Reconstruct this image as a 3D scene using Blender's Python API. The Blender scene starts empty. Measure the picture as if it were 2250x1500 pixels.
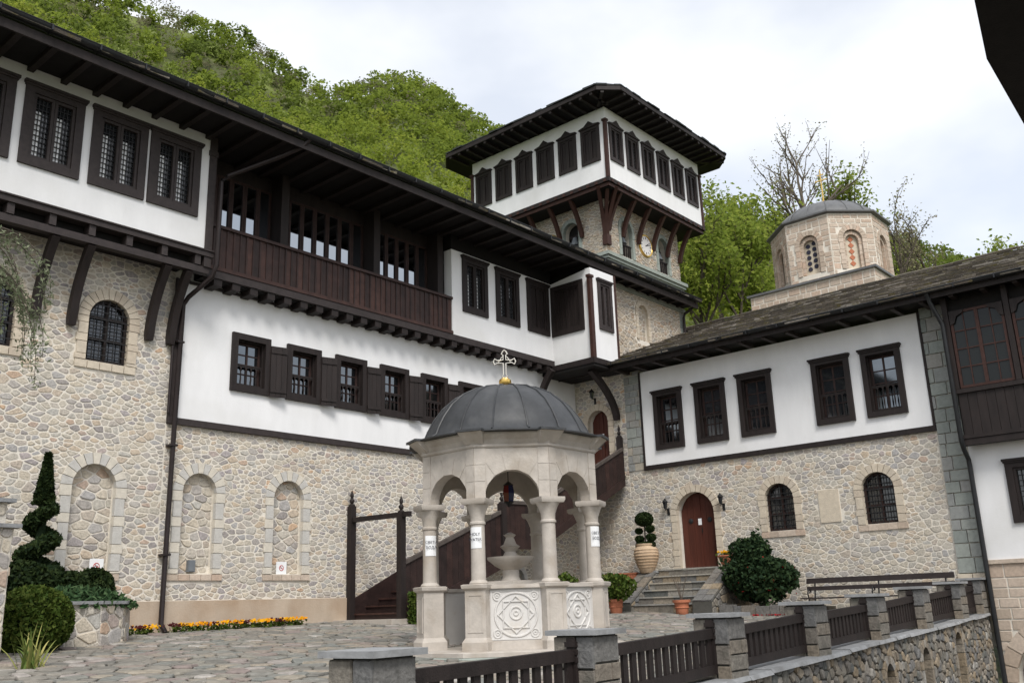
import bpy, bmesh, math, random
import numpy as np
from mathutils import Vector, Matrix
from mathutils.geometry import tessellate_polygon
PI = math.pi
R = math.radians
SC = bpy.context.scene
C = SC.collection

# ------------------------------------------------------------------ camera
YAW, PITCH, ROLL, FPX = R(40.7789), R(15.7391), R(-1.8697), 2067.455
def cam_axes():
    fw = Vector((math.cos(PITCH)*math.cos(YAW), math.cos(PITCH)*math.sin(YAW), math.sin(PITCH)))
    r = Vector((math.sin(YAW), -math.cos(YAW), 0)); u = r.cross(fw)
    return math.cos(ROLL)*r+math.sin(ROLL)*u, -math.sin(ROLL)*r+math.cos(ROLL)*u, fw
cr, cu, cf = cam_axes()
cam = bpy.data.cameras.new('camera'); camo = bpy.data.objects.new('camera', cam); C.objects.link(camo)
camo.matrix_world = Matrix(((cr.x, cu.x, -cf.x, 0), (cr.y, cu.y, -cf.y, 0), (cr.z, cu.z, -cf.z, 0), (0, 0, 0, 1)))
cam.sensor_width = 36; cam.lens = FPX/2250*36; cam.clip_start = .1; cam.clip_end = 3000
SC.camera = camo

# ------------------------------------------------------------------ world, sun, exposure
SUN_EL, SUN_AZ = R(50), R(232)      # azimuth of the sun measured from +X towards +Y
w = bpy.data.worlds.new('World'); SC.world = w; w.use_nodes = True
nt = w.node_tree; N = nt.nodes; Lk = nt.links
for n in list(N): N.remove(n)
out = N.new('ShaderNodeOutputWorld'); bg = N.new('ShaderNodeBackground'); bg.inputs[1].default_value = .1
sky = N.new('ShaderNodeTexSky'); sky.sky_type = 'NISHITA'; sky.sun_disc = False
sky.sun_elevation = SUN_EL; sky.sun_rotation = PI/2-SUN_AZ
sky.air_density = 1.0; sky.dust_density = 2.0
tc = N.new('ShaderNodeTexCoord'); mp = N.new('ShaderNodeMapping'); mp.inputs['Scale'].default_value = (1.3, 1.3, 2.4)
n1 = N.new('ShaderNodeTexNoise'); n1.inputs['Scale'].default_value = 2.1; n1.inputs['Detail'].default_value = 5; n1.inputs['Roughness'].default_value = .5
rp = N.new('ShaderNodeValToRGB'); rp.color_ramp.elements[0].position = .40; rp.color_ramp.elements[1].position = .70
rp.color_ramp.elements[0].color = (.58, .58, .58, 1); rp.color_ramp.elements[1].color = (1, 1, 1, 1)
mx = N.new('ShaderNodeMixRGB'); mx.inputs[2].default_value = (6.0, 6.08, 6.2, 1)
Lk.new(tc.outputs['Generated'], mp.inputs[0]); Lk.new(mp.outputs[0], n1.inputs['Vector']); Lk.new(n1.outputs[0], rp.inputs[0])
Lk.new(rp.outputs[0], mx.inputs[0]); Lk.new(sky.outputs[0], mx.inputs[1]); Lk.new(mx.outputs[0], bg.inputs[0]); Lk.new(bg.outputs[0], out.inputs[0])
sl = bpy.data.lights.new('sun', 'SUN'); sl.energy = 1.5; sl.angle = R(20); sl.color = (1, .97, .92)
so = bpy.data.objects.new('sun', sl); C.objects.link(so)
sd = Vector((math.cos(SUN_EL)*math.cos(SUN_AZ), math.cos(SUN_EL)*math.sin(SUN_AZ), math.sin(SUN_EL)))
so.rotation_euler = sd.to_track_quat('Z', 'Y').to_euler(); so.location = (0, 0, 60)
SC.view_settings.view_transform = 'Standard'; SC.view_settings.look = 'None'
SC.view_settings.exposure = .97; SC.view_settings.gamma = 1

# ------------------------------------------------------------------ materials
MT = {}
def mat(name, col, rough=.8, var=.12, scale=6, bump=0, bscale=30, spec=.3, ramp=None, attr=False, metal=0, var2=None, streak=None):
    m = bpy.data.materials.new(name); m.use_nodes = True; t = m.node_tree; n = t.nodes; l = t.links
    b = n['Principled BSDF']; b.inputs['Roughness'].default_value = rough; b.inputs['Metallic'].default_value = metal
    b.inputs['Specular IOR Level'].default_value = spec
    geo = n.new('ShaderNodeNewGeometry')
    if attr:
        a = n.new('ShaderNodeAttribute'); a.attribute_name = 'tint'
        r = n.new('ShaderNodeValToRGB'); els = r.color_ramp.elements
        r.color_ramp.interpolation = 'LINEAR'
        while len(els) < len(ramp): els.new(.5)
        for e, (p, cc) in zip(els, ramp): e.position = p; e.color = (*cc, 1)
        l.new(a.outputs['Fac'], r.inputs[0]); base = r.outputs[0]
    else:
        rgb = n.new('ShaderNodeRGB'); rgb.outputs[0].default_value = (*col, 1); base = rgb.outputs[0]
    nz = n.new('ShaderNodeTexNoise'); nz.inputs['Scale'].default_value = scale; nz.inputs['Detail'].default_value = 6; nz.inputs['Roughness'].default_value = .65
    if streak:
        mpn = n.new('ShaderNodeMapping'); mpn.inputs['Scale'].default_value = streak
        l.new(geo.outputs['Position'], mpn.inputs[0]); l.new(mpn.outputs[0], nz.inputs['Vector'])
    else: l.new(geo.outputs['Position'], nz.inputs['Vector'])
    mr = n.new('ShaderNodeMapRange'); mr.inputs['From Min'].default_value = .3; mr.inputs['From Max'].default_value = .7
    mr.inputs['To Min'].default_value = 1-var; mr.inputs['To Max'].default_value = 1+var
    l.new(nz.outputs[0], mr.inputs[0])
    mul = n.new('ShaderNodeMixRGB'); mul.blend_type = 'MULTIPLY'; mul.inputs[0].default_value = 1
    l.new(base, mul.inputs[1]); l.new(mr.outputs[0], mul.inputs[2]); res = mul.outputs[0]
    if var2:
        c2, sc2, lo, hi = var2
        nz2 = n.new('ShaderNodeTexNoise'); nz2.inputs['Scale'].default_value = sc2; nz2.inputs['Detail'].default_value = 5
        l.new(geo.outputs['Position'], nz2.inputs['Vector'])
        m2 = n.new('ShaderNodeMapRange'); m2.inputs['From Min'].default_value = lo; m2.inputs['From Max'].default_value = hi
        l.new(nz2.outputs[0], m2.inputs[0])
        mm = n.new('ShaderNodeMixRGB'); mm.inputs[2].default_value = (*c2, 1)
        l.new(m2.outputs[0], mm.inputs[0]); l.new(res, mm.inputs[1]); res = mm.outputs[0]
    l.new(res, b.inputs['Base Color'])
    if bump:
        nb = n.new('ShaderNodeTexNoise'); nb.inputs['Scale'].default_value = bscale; nb.inputs['Detail'].default_value = 5
        l.new(geo.outputs['Position'], nb.inputs['Vector'])
        bp = n.new('ShaderNodeBump'); bp.inputs['Strength'].default_value = bump; bp.inputs['Distance'].default_value = .02
        l.new(nb.outputs[0], bp.inputs['Height']); l.new(bp.outputs[0], b.inputs['Normal'])
    MT[name] = m; return m
mat('plaster', (.77, .77, .775), .9, .045, 2.2, .12, 22, var2=((.66, .655, .64), .6, .5, .78), streak=(1.2, 1.2, .3))
mat('wood', (.019, .0135, .0125), .62, .35, 9, .25, 60, streak=(1, 1, .15))
mat('wood_grey', (.036, .028, .027), .6, .25, 9, .15, 60)
mat('wood_red', (.050, .024, .019), .6, .4, 5, .3, 50, attr=True, ramp=[(0, (.020, .012, .011)), (.5, (.033, .017, .0145)), (1, (.055, .026, .020))])
mat('wood_pale', (.075, .062, .055), .7, .3, 7, .3, 50, streak=(1, 1, .3))  # paler wood for the stair handrails
mat('wood_rust', (.045, .019, .014), .6, .3, 8, .2, 60)
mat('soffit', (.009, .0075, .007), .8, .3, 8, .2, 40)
mat('mortar', (.68, .635, .56), .95, .08, 5, .4, 45, var2=((.56, .51, .43), 1.1, .5, .75))
STN = [(0, (.43, .40, .345)), (.14, (.52, .46, .37)), (.28, (.43, .415, .38)), (.42, (.54, .475, .38)), (.56, (.37, .36, .355)), (.68, (.50, .41, .31)), (.80, (.43, .40, .365)), (.90, (.30, .275, .26)), (.95, (.38, .345, .345)), (1, (.50, .35, .23))]
mat('stone', None, .9, .28, 22, .6, 35, attr=True, ramp=STN)
mat('stone_tower', None, .9, .2, 22, .5, 35, attr=True, ramp=[(0, (.38, .34, .28)), (.4, (.46, .38, .29)), (.7, (.33, .31, .28)), (1, (.42, .31, .22))])
mat('stone_dark', None, .85, .35, 16, .7, 30, attr=True, ramp=[(0, (.10, .105, .10)), (.3, (.19, .17, .14)), (.55, (.13, .13, .13)), (.8, (.24, .19, .13)), (1, (.28, .27, .25))], var2=((.05, .055, .045), 4, .6, .8))
mat('mortar_dark', (.07, .068, .06), .95, .2, 8, .4, 40)
mat('block_tan', None, .9, .16, 14, .4, 40, attr=True, ramp=[(0, (.47, .385, .31)), (.35, (.54, .45, .37)), (.65, (.42, .345, .275)), (1, (.51, .385, .30))])
mat('block_cream', None, .9, .12, 10, .35, 40, attr=True, ramp=[(0, (.50, .44, .36)), (.5, (.56, .49, .39)), (1, (.46, .39, .31))])
mat('block_greycream', None, .9, .10, 10, .35, 40, attr=True, ramp=[(0, (.49, .475, .445)), (.45, (.52, .50, .46)), (.55, (.57, .53, .46)), (1, (.59, .545, .465))])
mat('block_green', None, .85, .16, 12, .35, 40, attr=True, ramp=[(0, (.22, .24, .225)), (.4, (.29, .31, .285)), (.7, (.25, .255, .25)), (1, (.38, .345, .285))])
mat('green_stone', (.285, .315, .285), .85, .15, 8, .2, 40)
mat('concrete', (.47, .385, .30), .9, .10, 2.5, .25, 30, var2=((.36, .255, .17), 1.0, .45, .72), streak=(1, 1, .35))
mat('marble', (.46, .42, .375), .65, .14, 5, .2, 30, var2=((.33, .28, .225), 2.4, .5, .78))
mat('marble_white', (.58, .565, .545), .6, .06, 4, .1, 40, var2=((.50, .44, .36), 3, .62, .85))
mat('lead', (.040, .042, .045), .5, .25, 4, .15, 18, spec=.4, var2=((.075, .076, .078), 2.5, .55, .8))
mat('lead_light', (.115, .117, .12), .5, .2, 4, .1, 18, spec=.4)
mat('zinc', (.15, .165, .18), .5, .12, 6, .05, 20, spec=.4)
mat('slate', None, .85, .35, 12, .6, 30, attr=True, ramp=[(0, (.06, .052, .044)), (.35, (.13, .11, .09)), (.6, (.085, .078, .066)), (.8, (.20, .175, .145)), (1, (.33, .305, .275))], var2=((.12, .10, .035), 3.2, .54, .7))
mat('slate_dark', (.03, .034, .034), .8, .3, 8, .5, 30)
mat('pipe', (.021, .0145, .014), .45, .2, 5, .05, 30)
mat('gutter', (.020, .021, .023), .42, .2, 5, .05, 30)
mat('iron', (.018, .018, .019), .55, .2, 10, .1, 40)
mat('glass', (.02, .022, .025), .04, .05, 2, 0, spec=.9)
mat('glass_bright', (.35, .38, .42), .03, .03, 2, 0, metal=1.0)
mat('glass_mid', (.16, .175, .19), .05, .1, 2, 0, metal=1.0)
mat('glass_dark', (.012, .014, .014), .06, .05, 2, 0, spec=.25)
mat('curtain', (.62, .58, .60), .9, .12, 14, .3, 20, streak=(6, 6, .3))
mat('door_red', (.075, .022, .014), .5, .25, 7, .2, 50, streak=(1, 1, .12))
mat('gold', (.75, .50, .15), .28, .12, 8, 0, metal=1)
mat('silver', (.70, .66, .58), .3, .1, 8, 0, metal=1)
mat('white_paper', (.78, .79, .80), .8, .03, 5)
mat('clock_face', (.70, .68, .66), .6, .04, 5)
mat('ink', (.03, .03, .05), .8, .05, 5)
mat('ink_red', (.45, .05, .05), .8, .05, 5)
mat('terracotta', (.42, .155, .085), .8, .15, 10, .2, 40)
mat('terracotta_pale', (.50, .37, .25), .85, .12, 8, .25, 25)
mat('flag', None, .8, .3, 9, .5, 30, attr=True, ramp=[(0, (.15, .145, .13)), (.3, (.23, .21, .18)), (.55, (.18, .185, .17)), (.75, (.28, .245, .195)), (.9, (.22, .18, .165)), (1, (.36, .34, .31))], spec=.35)
mat('earth', (.085, .075, .06), .95, .25, 7, .6, 20)
mat('grass', (.06, .085, .025), .95, .3, 5, .8, 12)
mat('slab', (.27, .275, .28), .75, .2, 7, .3, 30, var2=((.19, .19, .19), 3, .5, .7))
mat('hillside', (.13, .16, .04), .95, .55, .35, .6, 1.5, var2=((.075, .085, .035), .12, .45, .6))
mat('bark', (.10, .082, .065), .9, .3, 10, .6, 25)
def leafmat(name, ramp, rough=.6, trans=.25):
    m = mat(name, None, rough, .18, 3, attr=True, ramp=ramp, spec=.08)
    n = m.node_tree.nodes; l = m.node_tree.links; b = n['Principled BSDF']
    src = b.inputs['Base Color'].links[0].from_socket
    tr = n.new('ShaderNodeBsdfTranslucent'); ms = n.new('ShaderNodeMixShader'); ms.inputs[0].default_value = trans
    l.new(src, tr.inputs[0]); o = n['Material Output']
    l.new(b.outputs[0], ms.inputs[1]); l.new(tr.outputs[0], ms.inputs[2]); l.new(ms.outputs[0], o.inputs[0])
    return m
leafmat('leaf_forest', [(0, (.11, .15, .035)), (.3, (.16, .21, .038)), (.55, (.23, .29, .042)), (.8, (.31, .35, .055)), (.86, (.17, .165, .08)), (1, (.21, .195, .13))], trans=.55)
leafmat('leaf_spring', [(0, (.15, .205, .035)), (.5, (.22, .285, .045)), (1, (.30, .345, .065))], trans=.55)
leafmat('leaf_bud', [(0, (.16, .15, .09)), (.6, (.22, .22, .10)), (1, (.25, .20, .15))], trans=.3)
leafmat('leaf_dark', [(0, (.012, .026, .012)), (.5, (.022, .042, .018)), (1, (.04, .065, .025))], trans=.1)
leafmat('leaf_yew', [(0, (.010, .020, .008)), (.5, (.020, .034, .011)), (1, (.035, .052, .016))], trans=.1)
leafmat('leaf_box', [(0, (.035, .065, .012)), (.5, (.065, .10, .018)), (1, (.11, .14, .03))], trans=.2)
leafmat('leaf_juniper', [(0, (.03, .065, .028)), (.5, (.05, .095, .04)), (1, (.08, .13, .055))], trans=.15)
leafmat('leaf_cedar', [(0, (.13, .16, .09)), (.5, (.20, .23, .14)), (1, (.28, .30, .20))], trans=.3)
leafmat('leaf_stripe', [(0, (.10, .16, .04)), (.5, (.18, .22, .06)), (1, (.48, .44, .16))], trans=.2)
leafmat('petal', [(0, (.05, .010, .012)), (.3, (.10, .02, .02)), (.45, (.65, .30, .01)), (.75, (.80, .42, .01)), (1, (.75, .20, .01))], trans=.2)
leafmat('petal_red', [(0, (.20, .008, .012)), (1, (.34, .02, .022))], trans=.2)

# ------------------------------------------------------------------ helpers
WL = {}     # root name -> world location of the Empty
class Frame:
    def __init__(s, o, U, V, W): s.o, s.U, s.V, s.W = Vector(o), Vector(U), Vector(V), Vector(W)
    def __call__(s, u, v, w=0): return s.o+s.U*u+s.V*v+s.W*w
WORLD = Frame((0, 0, 0), (1, 0, 0), (0, 1, 0), (0, 0, 1))
FL = Frame((0, 18, 0), (1, 0, 0), (0, 0, 1), (0, -1, 0))      # long wing: u = x, w towards the court
FR = Frame((23.9, 0, 0), (0, -1, 0), (0, 0, 1), (-1, 0, 0))   # hall: u = -y, w towards the court
class MB:
    def __init__(s, fr=WORLD): s.v = []; s.f = []; s.fr = fr; s.t = []; s.cur = .5
    def add(s, vs, fs):
        b = len(s.v); s.v += [tuple(s.fr(*p)) for p in vs]; s.f += [tuple(i+b for i in f) for f in fs]; s.t += [s.cur]*len(vs); return s
    def box(s, a0, a1, b0, b1, c0, c1):
        return s.add([(a0, b0, c0), (a1, b0, c0), (a1, b1, c0), (a0, b1, c0), (a0, b0, c1), (a1, b0, c1), (a1, b1, c1), (a0, b1, c1)],
                     [(0, 3, 2, 1), (4, 5, 6, 7), (0, 1, 5, 4), (1, 2, 6, 5), (2, 3, 7, 6), (3, 0, 4, 7)])
    def prism(s, poly, c0, c1):
        n = len(poly); vs = [(p[0], p[1], c0) for p in poly]+[(p[0], p[1], c1) for p in poly]
        return s.add(vs, [tuple(range(n-1, -1, -1)), tuple(range(n, 2*n))]+[(i, (i+1) % n, n+(i+1) % n, n+i) for i in range(n)])
    def bar(s, p, q, wd, ht, up=(0, 0, 1)):
        p, q, up = Vector(p), Vector(q), Vector(up); d = (q-p).normalized(); sd = d.cross(up).normalized()*(wd/2); uu = sd.cross(d).normalized()*(ht/2)
        vs = [tuple(a+x*sd+y*uu) for a in (p, q) for x, y in ((-1, -1), (1, -1), (1, 1), (-1, 1))]
        return s.add(vs, [(0, 1, 2, 3), (7, 6, 5, 4), (0, 4, 5, 1), (1, 5, 6, 2), (2, 6, 7, 3), (3, 7, 4, 0)])
    def tube(s, pts, r, n=8, cap=True):
        pts = [Vector(p) for p in pts]; rs = r if isinstance(r, (list, tuple)) else [r]*len(pts); rings = []
        prev = None
        for i, p in enumerate(pts):
            d = (pts[min(i+1, len(pts)-1)]-pts[max(i-1, 0)]).normalized()
            a = Vector((0, 0, 1)) if abs(d.z) < .9 else Vector((1, 0, 0))
            if prev is not None and abs(prev.dot(d)) < .95: a = prev
            x = d.cross(a).normalized(); y = d.cross(x).normalized(); prev = -y if False else a
            rings.append([tuple(p+rs[i]*(math.cos(2*PI*k/n)*x+math.sin(2*PI*k/n)*y)) for k in range(n)])
        vs = [q for ring in rings for q in ring]; fs = []
        for i in range(len(pts)-1):
            for k in range(n): fs.append((i*n+k, i*n+(k+1) % n, (i+1)*n+(k+1) % n, (i+1)*n+k))
        if cap: fs += [tuple(range(n-1, -1, -1)), tuple(range((len(pts)-1)*n, len(pts)*n))]
        return s.add(vs, fs)
    def lathe(s, prof, c=(0, 0, 0), n=16, a0=0, oct=False):
        vs = []; fs = []
        for r, z in prof:
            for k in range(n):
                a = a0+2*PI*k/n; vs.append((c[0]+r*math.cos(a), c[1]+r*math.sin(a), c[2]+z))
        for i in range(len(prof)-1):
            for k in range(n): fs.append((i*n+k, i*n+(k+1) % n, (i+1)*n+(k+1) % n, (i+1)*n+k))
        fs += [tuple(range(n-1, -1, -1)), tuple(range((len(prof)-1)*n, len(prof)*n))]
        return s.add(vs, fs)
    def build(s, name, m, parent=None, smooth=False, label=None, kind=None):
        me = bpy.data.meshes.new(name); me.from_pydata(s.v, [], s.f); me.materials.append(MT[m])
        at = me.attributes.new('tint', 'FLOAT', 'POINT'); at.data.foreach_set('value', np.array(s.t, dtype=np.float32))
        if smooth:
            me.polygons.foreach_set('use_smooth', [True]*len(me.polygons))
            try: me.set_sharp_from_angle(angle=R(40))
            except Exception: pass
        me.update()
        return link(name, me, parent, label, kind)
def link(name, me, parent=None, label=None, kind=None):
    o = bpy.data.objects.new(name, me); C.objects.link(o)
    if parent is not None:
        o.parent = parent
        if parent.name in WL: o.location = -WL[parent.name]
    if label: o['label'] = label
    if kind: o['kind'] = kind
    return o
def tag(o, label, cat, group=None):
    o['label'] = label; o['category'] = cat
    if group: o['group'] = group
    return o
def root(name, loc, label, cat, group=None):
    o = bpy.data.objects.new(name, None); C.objects.link(o); o.location = loc; o.empty_display_size = .3
    WL[o.name] = Vector(loc); return tag(o, label, cat, group)
def struct(o): o['kind'] = 'structure'; return o
def ground_z(x, y): return -1.287+.0155*x+.048*y

# --- polygon tools -------------------------------------------------
def clip(poly, px, py, nx, ny):     # keep the side where (p-P).n <= 0
    out = []; n = len(poly)
    for i in range(n):
        a = poly[i]; b = poly[(i+1) % n]
        da = (a[0]-px)*nx+(a[1]-py)*ny; db = (b[0]-px)*nx+(b[1]-py)*ny
        if da <= 0: out.append(a)
        if (da < 0 < db) or (db < 0 < da):
            t = da/(da-db); out.append((a[0]+t*(b[0]-a[0]), a[1]+t*(b[1]-a[1])))
    return out
def area(p): return .5*sum(p[i][0]*p[(i+1) % len(p)][1]-p[(i+1) % len(p)][0]*p[i][1] for i in range(len(p)))
def cen(p): return (sum(q[0] for q in p)/len(p), sum(q[1] for q in p)/len(p))
def inset(poly, d):
    out = poly; n = len(poly)
    for i in range(n):
        a, b = poly[i], poly[(i+1) % n]; ex, ey = b[0]-a[0], b[1]-a[1]; L = math.hypot(ex, ey)
        if L < 1e-6: continue
        nx, ny = ey/L, -ex/L
        out = clip(out, a[0]-nx*d, a[1]-ny*d, nx, ny)
        if len(out) < 3: return []
    return out
def chaikin(p, q=.22):
    out = []
    for i in range(len(p)):
        a, b = p[i], p[(i+1) % len(p)]
        out += [(a[0]+q*(b[0]-a[0]), a[1]+q*(b[1]-a[1])), (b[0]-q*(b[0]-a[0]), b[1]-q*(b[1]-a[1]))]
    return out
def clean(p, e=.006):
    out = []
    for q in p:
        if not out or math.hypot(q[0]-out[-1][0], q[1]-out[-1][1]) > e: out.append(q)
    if len(out) > 1 and math.hypot(out[0][0]-out[-1][0], out[0][1]-out[-1][1]) < e: out.pop()
    return out
def voronoi(u0, u1, v0, v1, size, asp, rng, spread=(.6, 1.5)):
    W, H = (u1-u0), (v1-v0)*asp
    pts = np.zeros((0, 2)); rr = np.zeros(0); acc = []; racc = []
    ntry = int(14*W*H/(size*size))
    gx = {}
    cell = size*spread[1]
    for _ in range(ntry):
        x, y = rng.uniform(-size, W+size), rng.uniform(-size, H+size); r = size*rng.uniform(*spread)*.72
        ci, cj = int(x//cell), int(y//cell); ok = True
        for i in (-1, 0, 1):
            for j in (-1, 0, 1):
                for (px, py, pr) in gx.get((ci+i, cj+j), ()):
                    if (px-x)**2+(py-y)**2 < (.5*(pr+r))**2*1.9: ok = False; break
                if not ok: break
            if not ok: break
        if ok: gx.setdefault((ci, cj), []).append((x, y, r)); acc.append((x, y))
    P = np.array(acc); cells = []
    for i in range(len(P)):
        d = np.hypot(P[:, 0]-P[i, 0], P[:, 1]-P[i, 1]); idx = np.argsort(d)[1:26]
        x, y = P[i]; s = size*3; poly = [(x-s, y-s), (x+s, y-s), (x+s, y+s), (x-s, y+s)]
        for j in idx:
            if d[j]*.5 > max(math.hypot(a-x, b-y) for a, b in poly): break
            mx_, my_ = (x+P[j, 0])/2, (y+P[j, 1])/2; poly = clip(poly, mx_, my_, (P[j, 0]-x)/d[j], (P[j, 1]-y)/d[j])
        if len(poly) < 3: continue
        for (a, b, nx, ny) in ((0, 0, -1, 0), (0, 0, 0, -1), (W, H, 1, 0), (W, H, 0, 1)):
            poly = clip(poly, a, b, nx, ny)
            if len(poly) < 3: break
        if len(poly) >= 3: cells.append([(u0+a, v0+b/asp) for a, b in poly])
    return cells
def ashlar(u0, u1, v0, v1, ch, bl, rng, var=.35, chv=.0):
    cells = []; v = v0; k = 0
    while v < v1-.02:
        h = ch*(1+rng.uniform(-chv, chv)); h = min(h, v1-v)
        if v1-(v+h) < ch*.4: h = v1-v
        u = u0-(rng.uniform(.2, .8)*bl if k % 2 else rng.uniform(0, .3)*bl)
        while u < u1:
            L = bl*(1+rng.uniform(-var, var)); a, b = max(u, u0), min(u+L, u1)
            if u1-b < bl*.25: b = u1
            if b-a > .03: cells.append([(a, v), (b, v), (b, v+h), (a, v+h)])
            u += L
            if b >= u1: break
        v += h; k += 1
    return cells
class Arch:     # convex opening: rectangle with a round head; u centre, half width, foot and springing height
    def __init__(s, c, hw, v0, vs, rise=None): s.c, s.hw, s.v0, s.vs = c, hw, v0, vs; s.rise = hw if rise is None else rise
    def poly(s, n=14, g=0):
        hw = s.hw+g; p = [(s.c-hw, s.v0-g), (s.c+hw, s.v0-g)]
        if s.rise == 0: return p+[(s.c+hw, s.vs+g), (s.c-hw, s.vs+g)]
        return p+[(s.c+hw*math.cos(PI*k/n), s.vs+(s.rise+g)*math.sin(PI*k/n)) for k in range(n+1)]
def cut(poly, hole):     # hole: convex ccw polygon; keep the part of poly outside it on the side of its own centre
    c = cen(poly); best = None; n = len(hole)
    for i in range(n):
        a, b = hole[i], hole[(i+1) % n]; ex, ey = b[0]-a[0], b[1]-a[1]; L = math.hypot(ex, ey)
        if L < 1e-7: continue
        nx, ny = ey/L, -ex/L; d = (c[0]-a[0])*nx+(c[1]-a[1])*ny
        if best is None or d > best[0]: best = (d, a, nx, ny)
    if best[0] <= 0: return []
    return clip(poly, best[1][0], best[1][1], -best[2], -best[3])
def inside_clip(poly, hole):
    n = len(hole)
    for i in range(n):
        a, b = hole[i], hole[(i+1) % n]; ex, ey = b[0]-a[0], b[1]-a[1]; L = math.hypot(ex, ey)
        if L < 1e-7: continue
        poly = clip(poly, a[0], a[1], ey/L, -ex/L)
        if len(poly) < 3: return []
    return poly
CAMP = Vector((0, 0, 0))
def pieces(cells, fr, parent, m, name, rng, holes=(), joint=.012, h=(.012, .03), rnd=True, limit=300, tint=None, w0=0, minarea=.0015, top=.86, keep=None, stuff='small_stones'):
    lst = []
    for p in cells:
        for hp in holes:
            p = cut(p, hp)
            if len(p) < 3: break
        if len(p) < 3: continue
        p = clean(p)
        if len(p) < 3: continue
        p = inset(p, joint*rng.uniform(.7, 1.4))
        if len(p) < 3 or area(p) < minarea: continue
        if rnd: p = clean(chaikin(p, rng.choice((.10, .14, .2))))
        if len(p) < 3: continue
        c = cen(p); wc = fr(c[0], c[1], w0)
        if keep and not keep(wc): continue
        lst.append((abs(area(p))/max(1, (wc-CAMP).length_squared), p, c))
    lst.sort(key=lambda t: -t[0])
    big = MB(fr); cnt = 0
    for k, (_, p, c) in enumerate(lst):
        b = MB(fr) if k < limit else big
        b.cur = rng.random() if tint is None else tint(c)
        hh = rng.uniform(*h); n = len(p)
        tw = [(c[0]+(q[0]-c[0])*top, c[1]+(q[1]-c[1])*top) for q in p]
        tl = (rng.uniform(-.25, .25)*hh, rng.uniform(-.25, .25)*hh)
        vs = [(q[0], q[1], w0-.012) for q in p]+[(q[0], q[1], w0+hh*.55) for q in p]+[(q[0], q[1], w0+hh+tl[0]*(q[0]-c[0])/.1+tl[1]*(q[1]-c[1])/.1 if rnd else w0+hh) for q in tw]
        fs = [(i, (i+1) % n, n+(i+1) % n, n+i) for i in range(n)]+[(n+i, n+(i+1) % n, 2*n+(i+1) % n, 2*n+i) for i in range(n)]+[tuple(range(2*n, 3*n))]
        b.add(vs, fs)
        if k < limit: b.build(name, m, parent)
    if big.v: big.build(stuff, m, parent, kind='stuff')
    return len(lst)
def wall(fr, outer, holes, m, name, parent, w=0, depth=.3, label=None):
    b = MB(fr); loops = [[Vector((p[0], p[1], 0)) for p in lp] for lp in [outer]+list(holes)]
    flat = [p for lp in loops for p in lp]
    tris = tessellate_polygon(loops)
    b.add([(p.x, p.y, w) for p in flat], [tuple(t) for t in tris])
    for lp in loops[1:]:
        n = len(lp); b.add([(p.x, p.y, w) for p in lp]+[(p.x, p.y, w-depth) for p in lp], [(i, (i+1) % n, n+(i+1) % n, n+i) for i in range(n)])
    o = loops[0]; n = len(o); b.add([(p.x, p.y, w) for p in o]+[(p.x, p.y, w-depth) for p in o], [(i, (i+1) % n, n+(i+1) % n, n+i) for i in range(n)])
    ob = b.build(name, m, parent, label=label)
    bm = bmesh.new(); bm.from_mesh(ob.data); bmesh.ops.recalc_face_normals(bm, faces=bm.faces); bm.to_mesh(ob.data); bm.free()
    return ob
def ring(fr, ar, wd, w0, w1, m, parent, rng, n=11, blk=.24, name='voussoir', tint=None, legs=True):
    # arch stones round an opening, then jamb blocks down both sides; each a piece of its own
    k = 0
    for i in range(n):
        a0, a1 = PI*i/n+.012, PI*(i+1)/n-.012
        hi_ = ar.hw-.008; ri_ = ar.rise-.008
        p = [(ar.c+hi_*math.cos(a0), ar.vs+ri_*math.sin(a0)), (ar.c+(ar.hw+wd)*math.cos(a0), ar.vs+(ar.rise+wd)*math.sin(a0)),
             (ar.c+(ar.hw+wd)*math.cos(a1), ar.vs+(ar.rise+wd)*math.sin(a1)), (ar.c+hi_*math.cos(a1), ar.vs+ri_*math.sin(a1))]
        b = MB(fr); b.cur = (k % 2)*.9+rng.uniform(0, .1) if tint is None else tint(k); b.prism(p, w0, w1+rng.uniform(0, .006)); b.build(name, m, parent); k += 1
    if legs:
        for sx in (-1, 1):
            v = ar.vs; q = 1
            while v > ar.v0+.02:
                h = blk*(.75 if q % 2 else 1.25)*rng.uniform(.9, 1.1); h = min(h, v-ar.v0)
                ww = wd*(1.0 if q % 2 else .86)
                b = MB(fr); b.cur = (q % 2)*.9+rng.uniform(0, .1) if tint is None else tint(q)
                a, c = ar.c+sx*(ar.hw-.008), ar.c+sx*(ar.hw+ww)
                b.box(min(a, c), max(a, c), v-h+.006, v-.006, w0, w1+rng.uniform(0, .006)); b.build('jamb_block', m, parent); v -= h; q += 1

# ------------------------------------------------------------------ ground
def sheet(name, x0, x1, y0, y1, n, zf, m, kind='structure'):
    b = MB(); vs = []; fs = []
    for j in range(n+1):
        for i in range(n+1):
            x = x0+(x1-x0)*i/n; y = y0+(y1-y0)*j/n; vs.append((x, y, zf(x, y)))
    for j in range(n):
        for i in range(n): a = j*(n+1)+i; fs.append((a, a+1, a+n+2, a+n+1))
    b.add(vs, fs); o = b.build(name, m); o['kind'] = kind; return o
rg = random.Random(11)
b = MB(); vs = []; fs = []; nn = 30
for j in range(nn+1):
    for i in range(nn+1):
        x = -6+30.2*i/nn; yl = 5.30+.06*x; y = yl+(18.2-yl)*j/nn; vs.append((x, y, ground_z(x, y)-.02))
for j in range(nn):
    for i in range(nn): a = j*(nn+1)+i; fs.append((a, a+1, a+nn+2, a+nn+1))
b.add(vs, fs); court = struct(b.build('courtyard', 'earth'))
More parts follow.
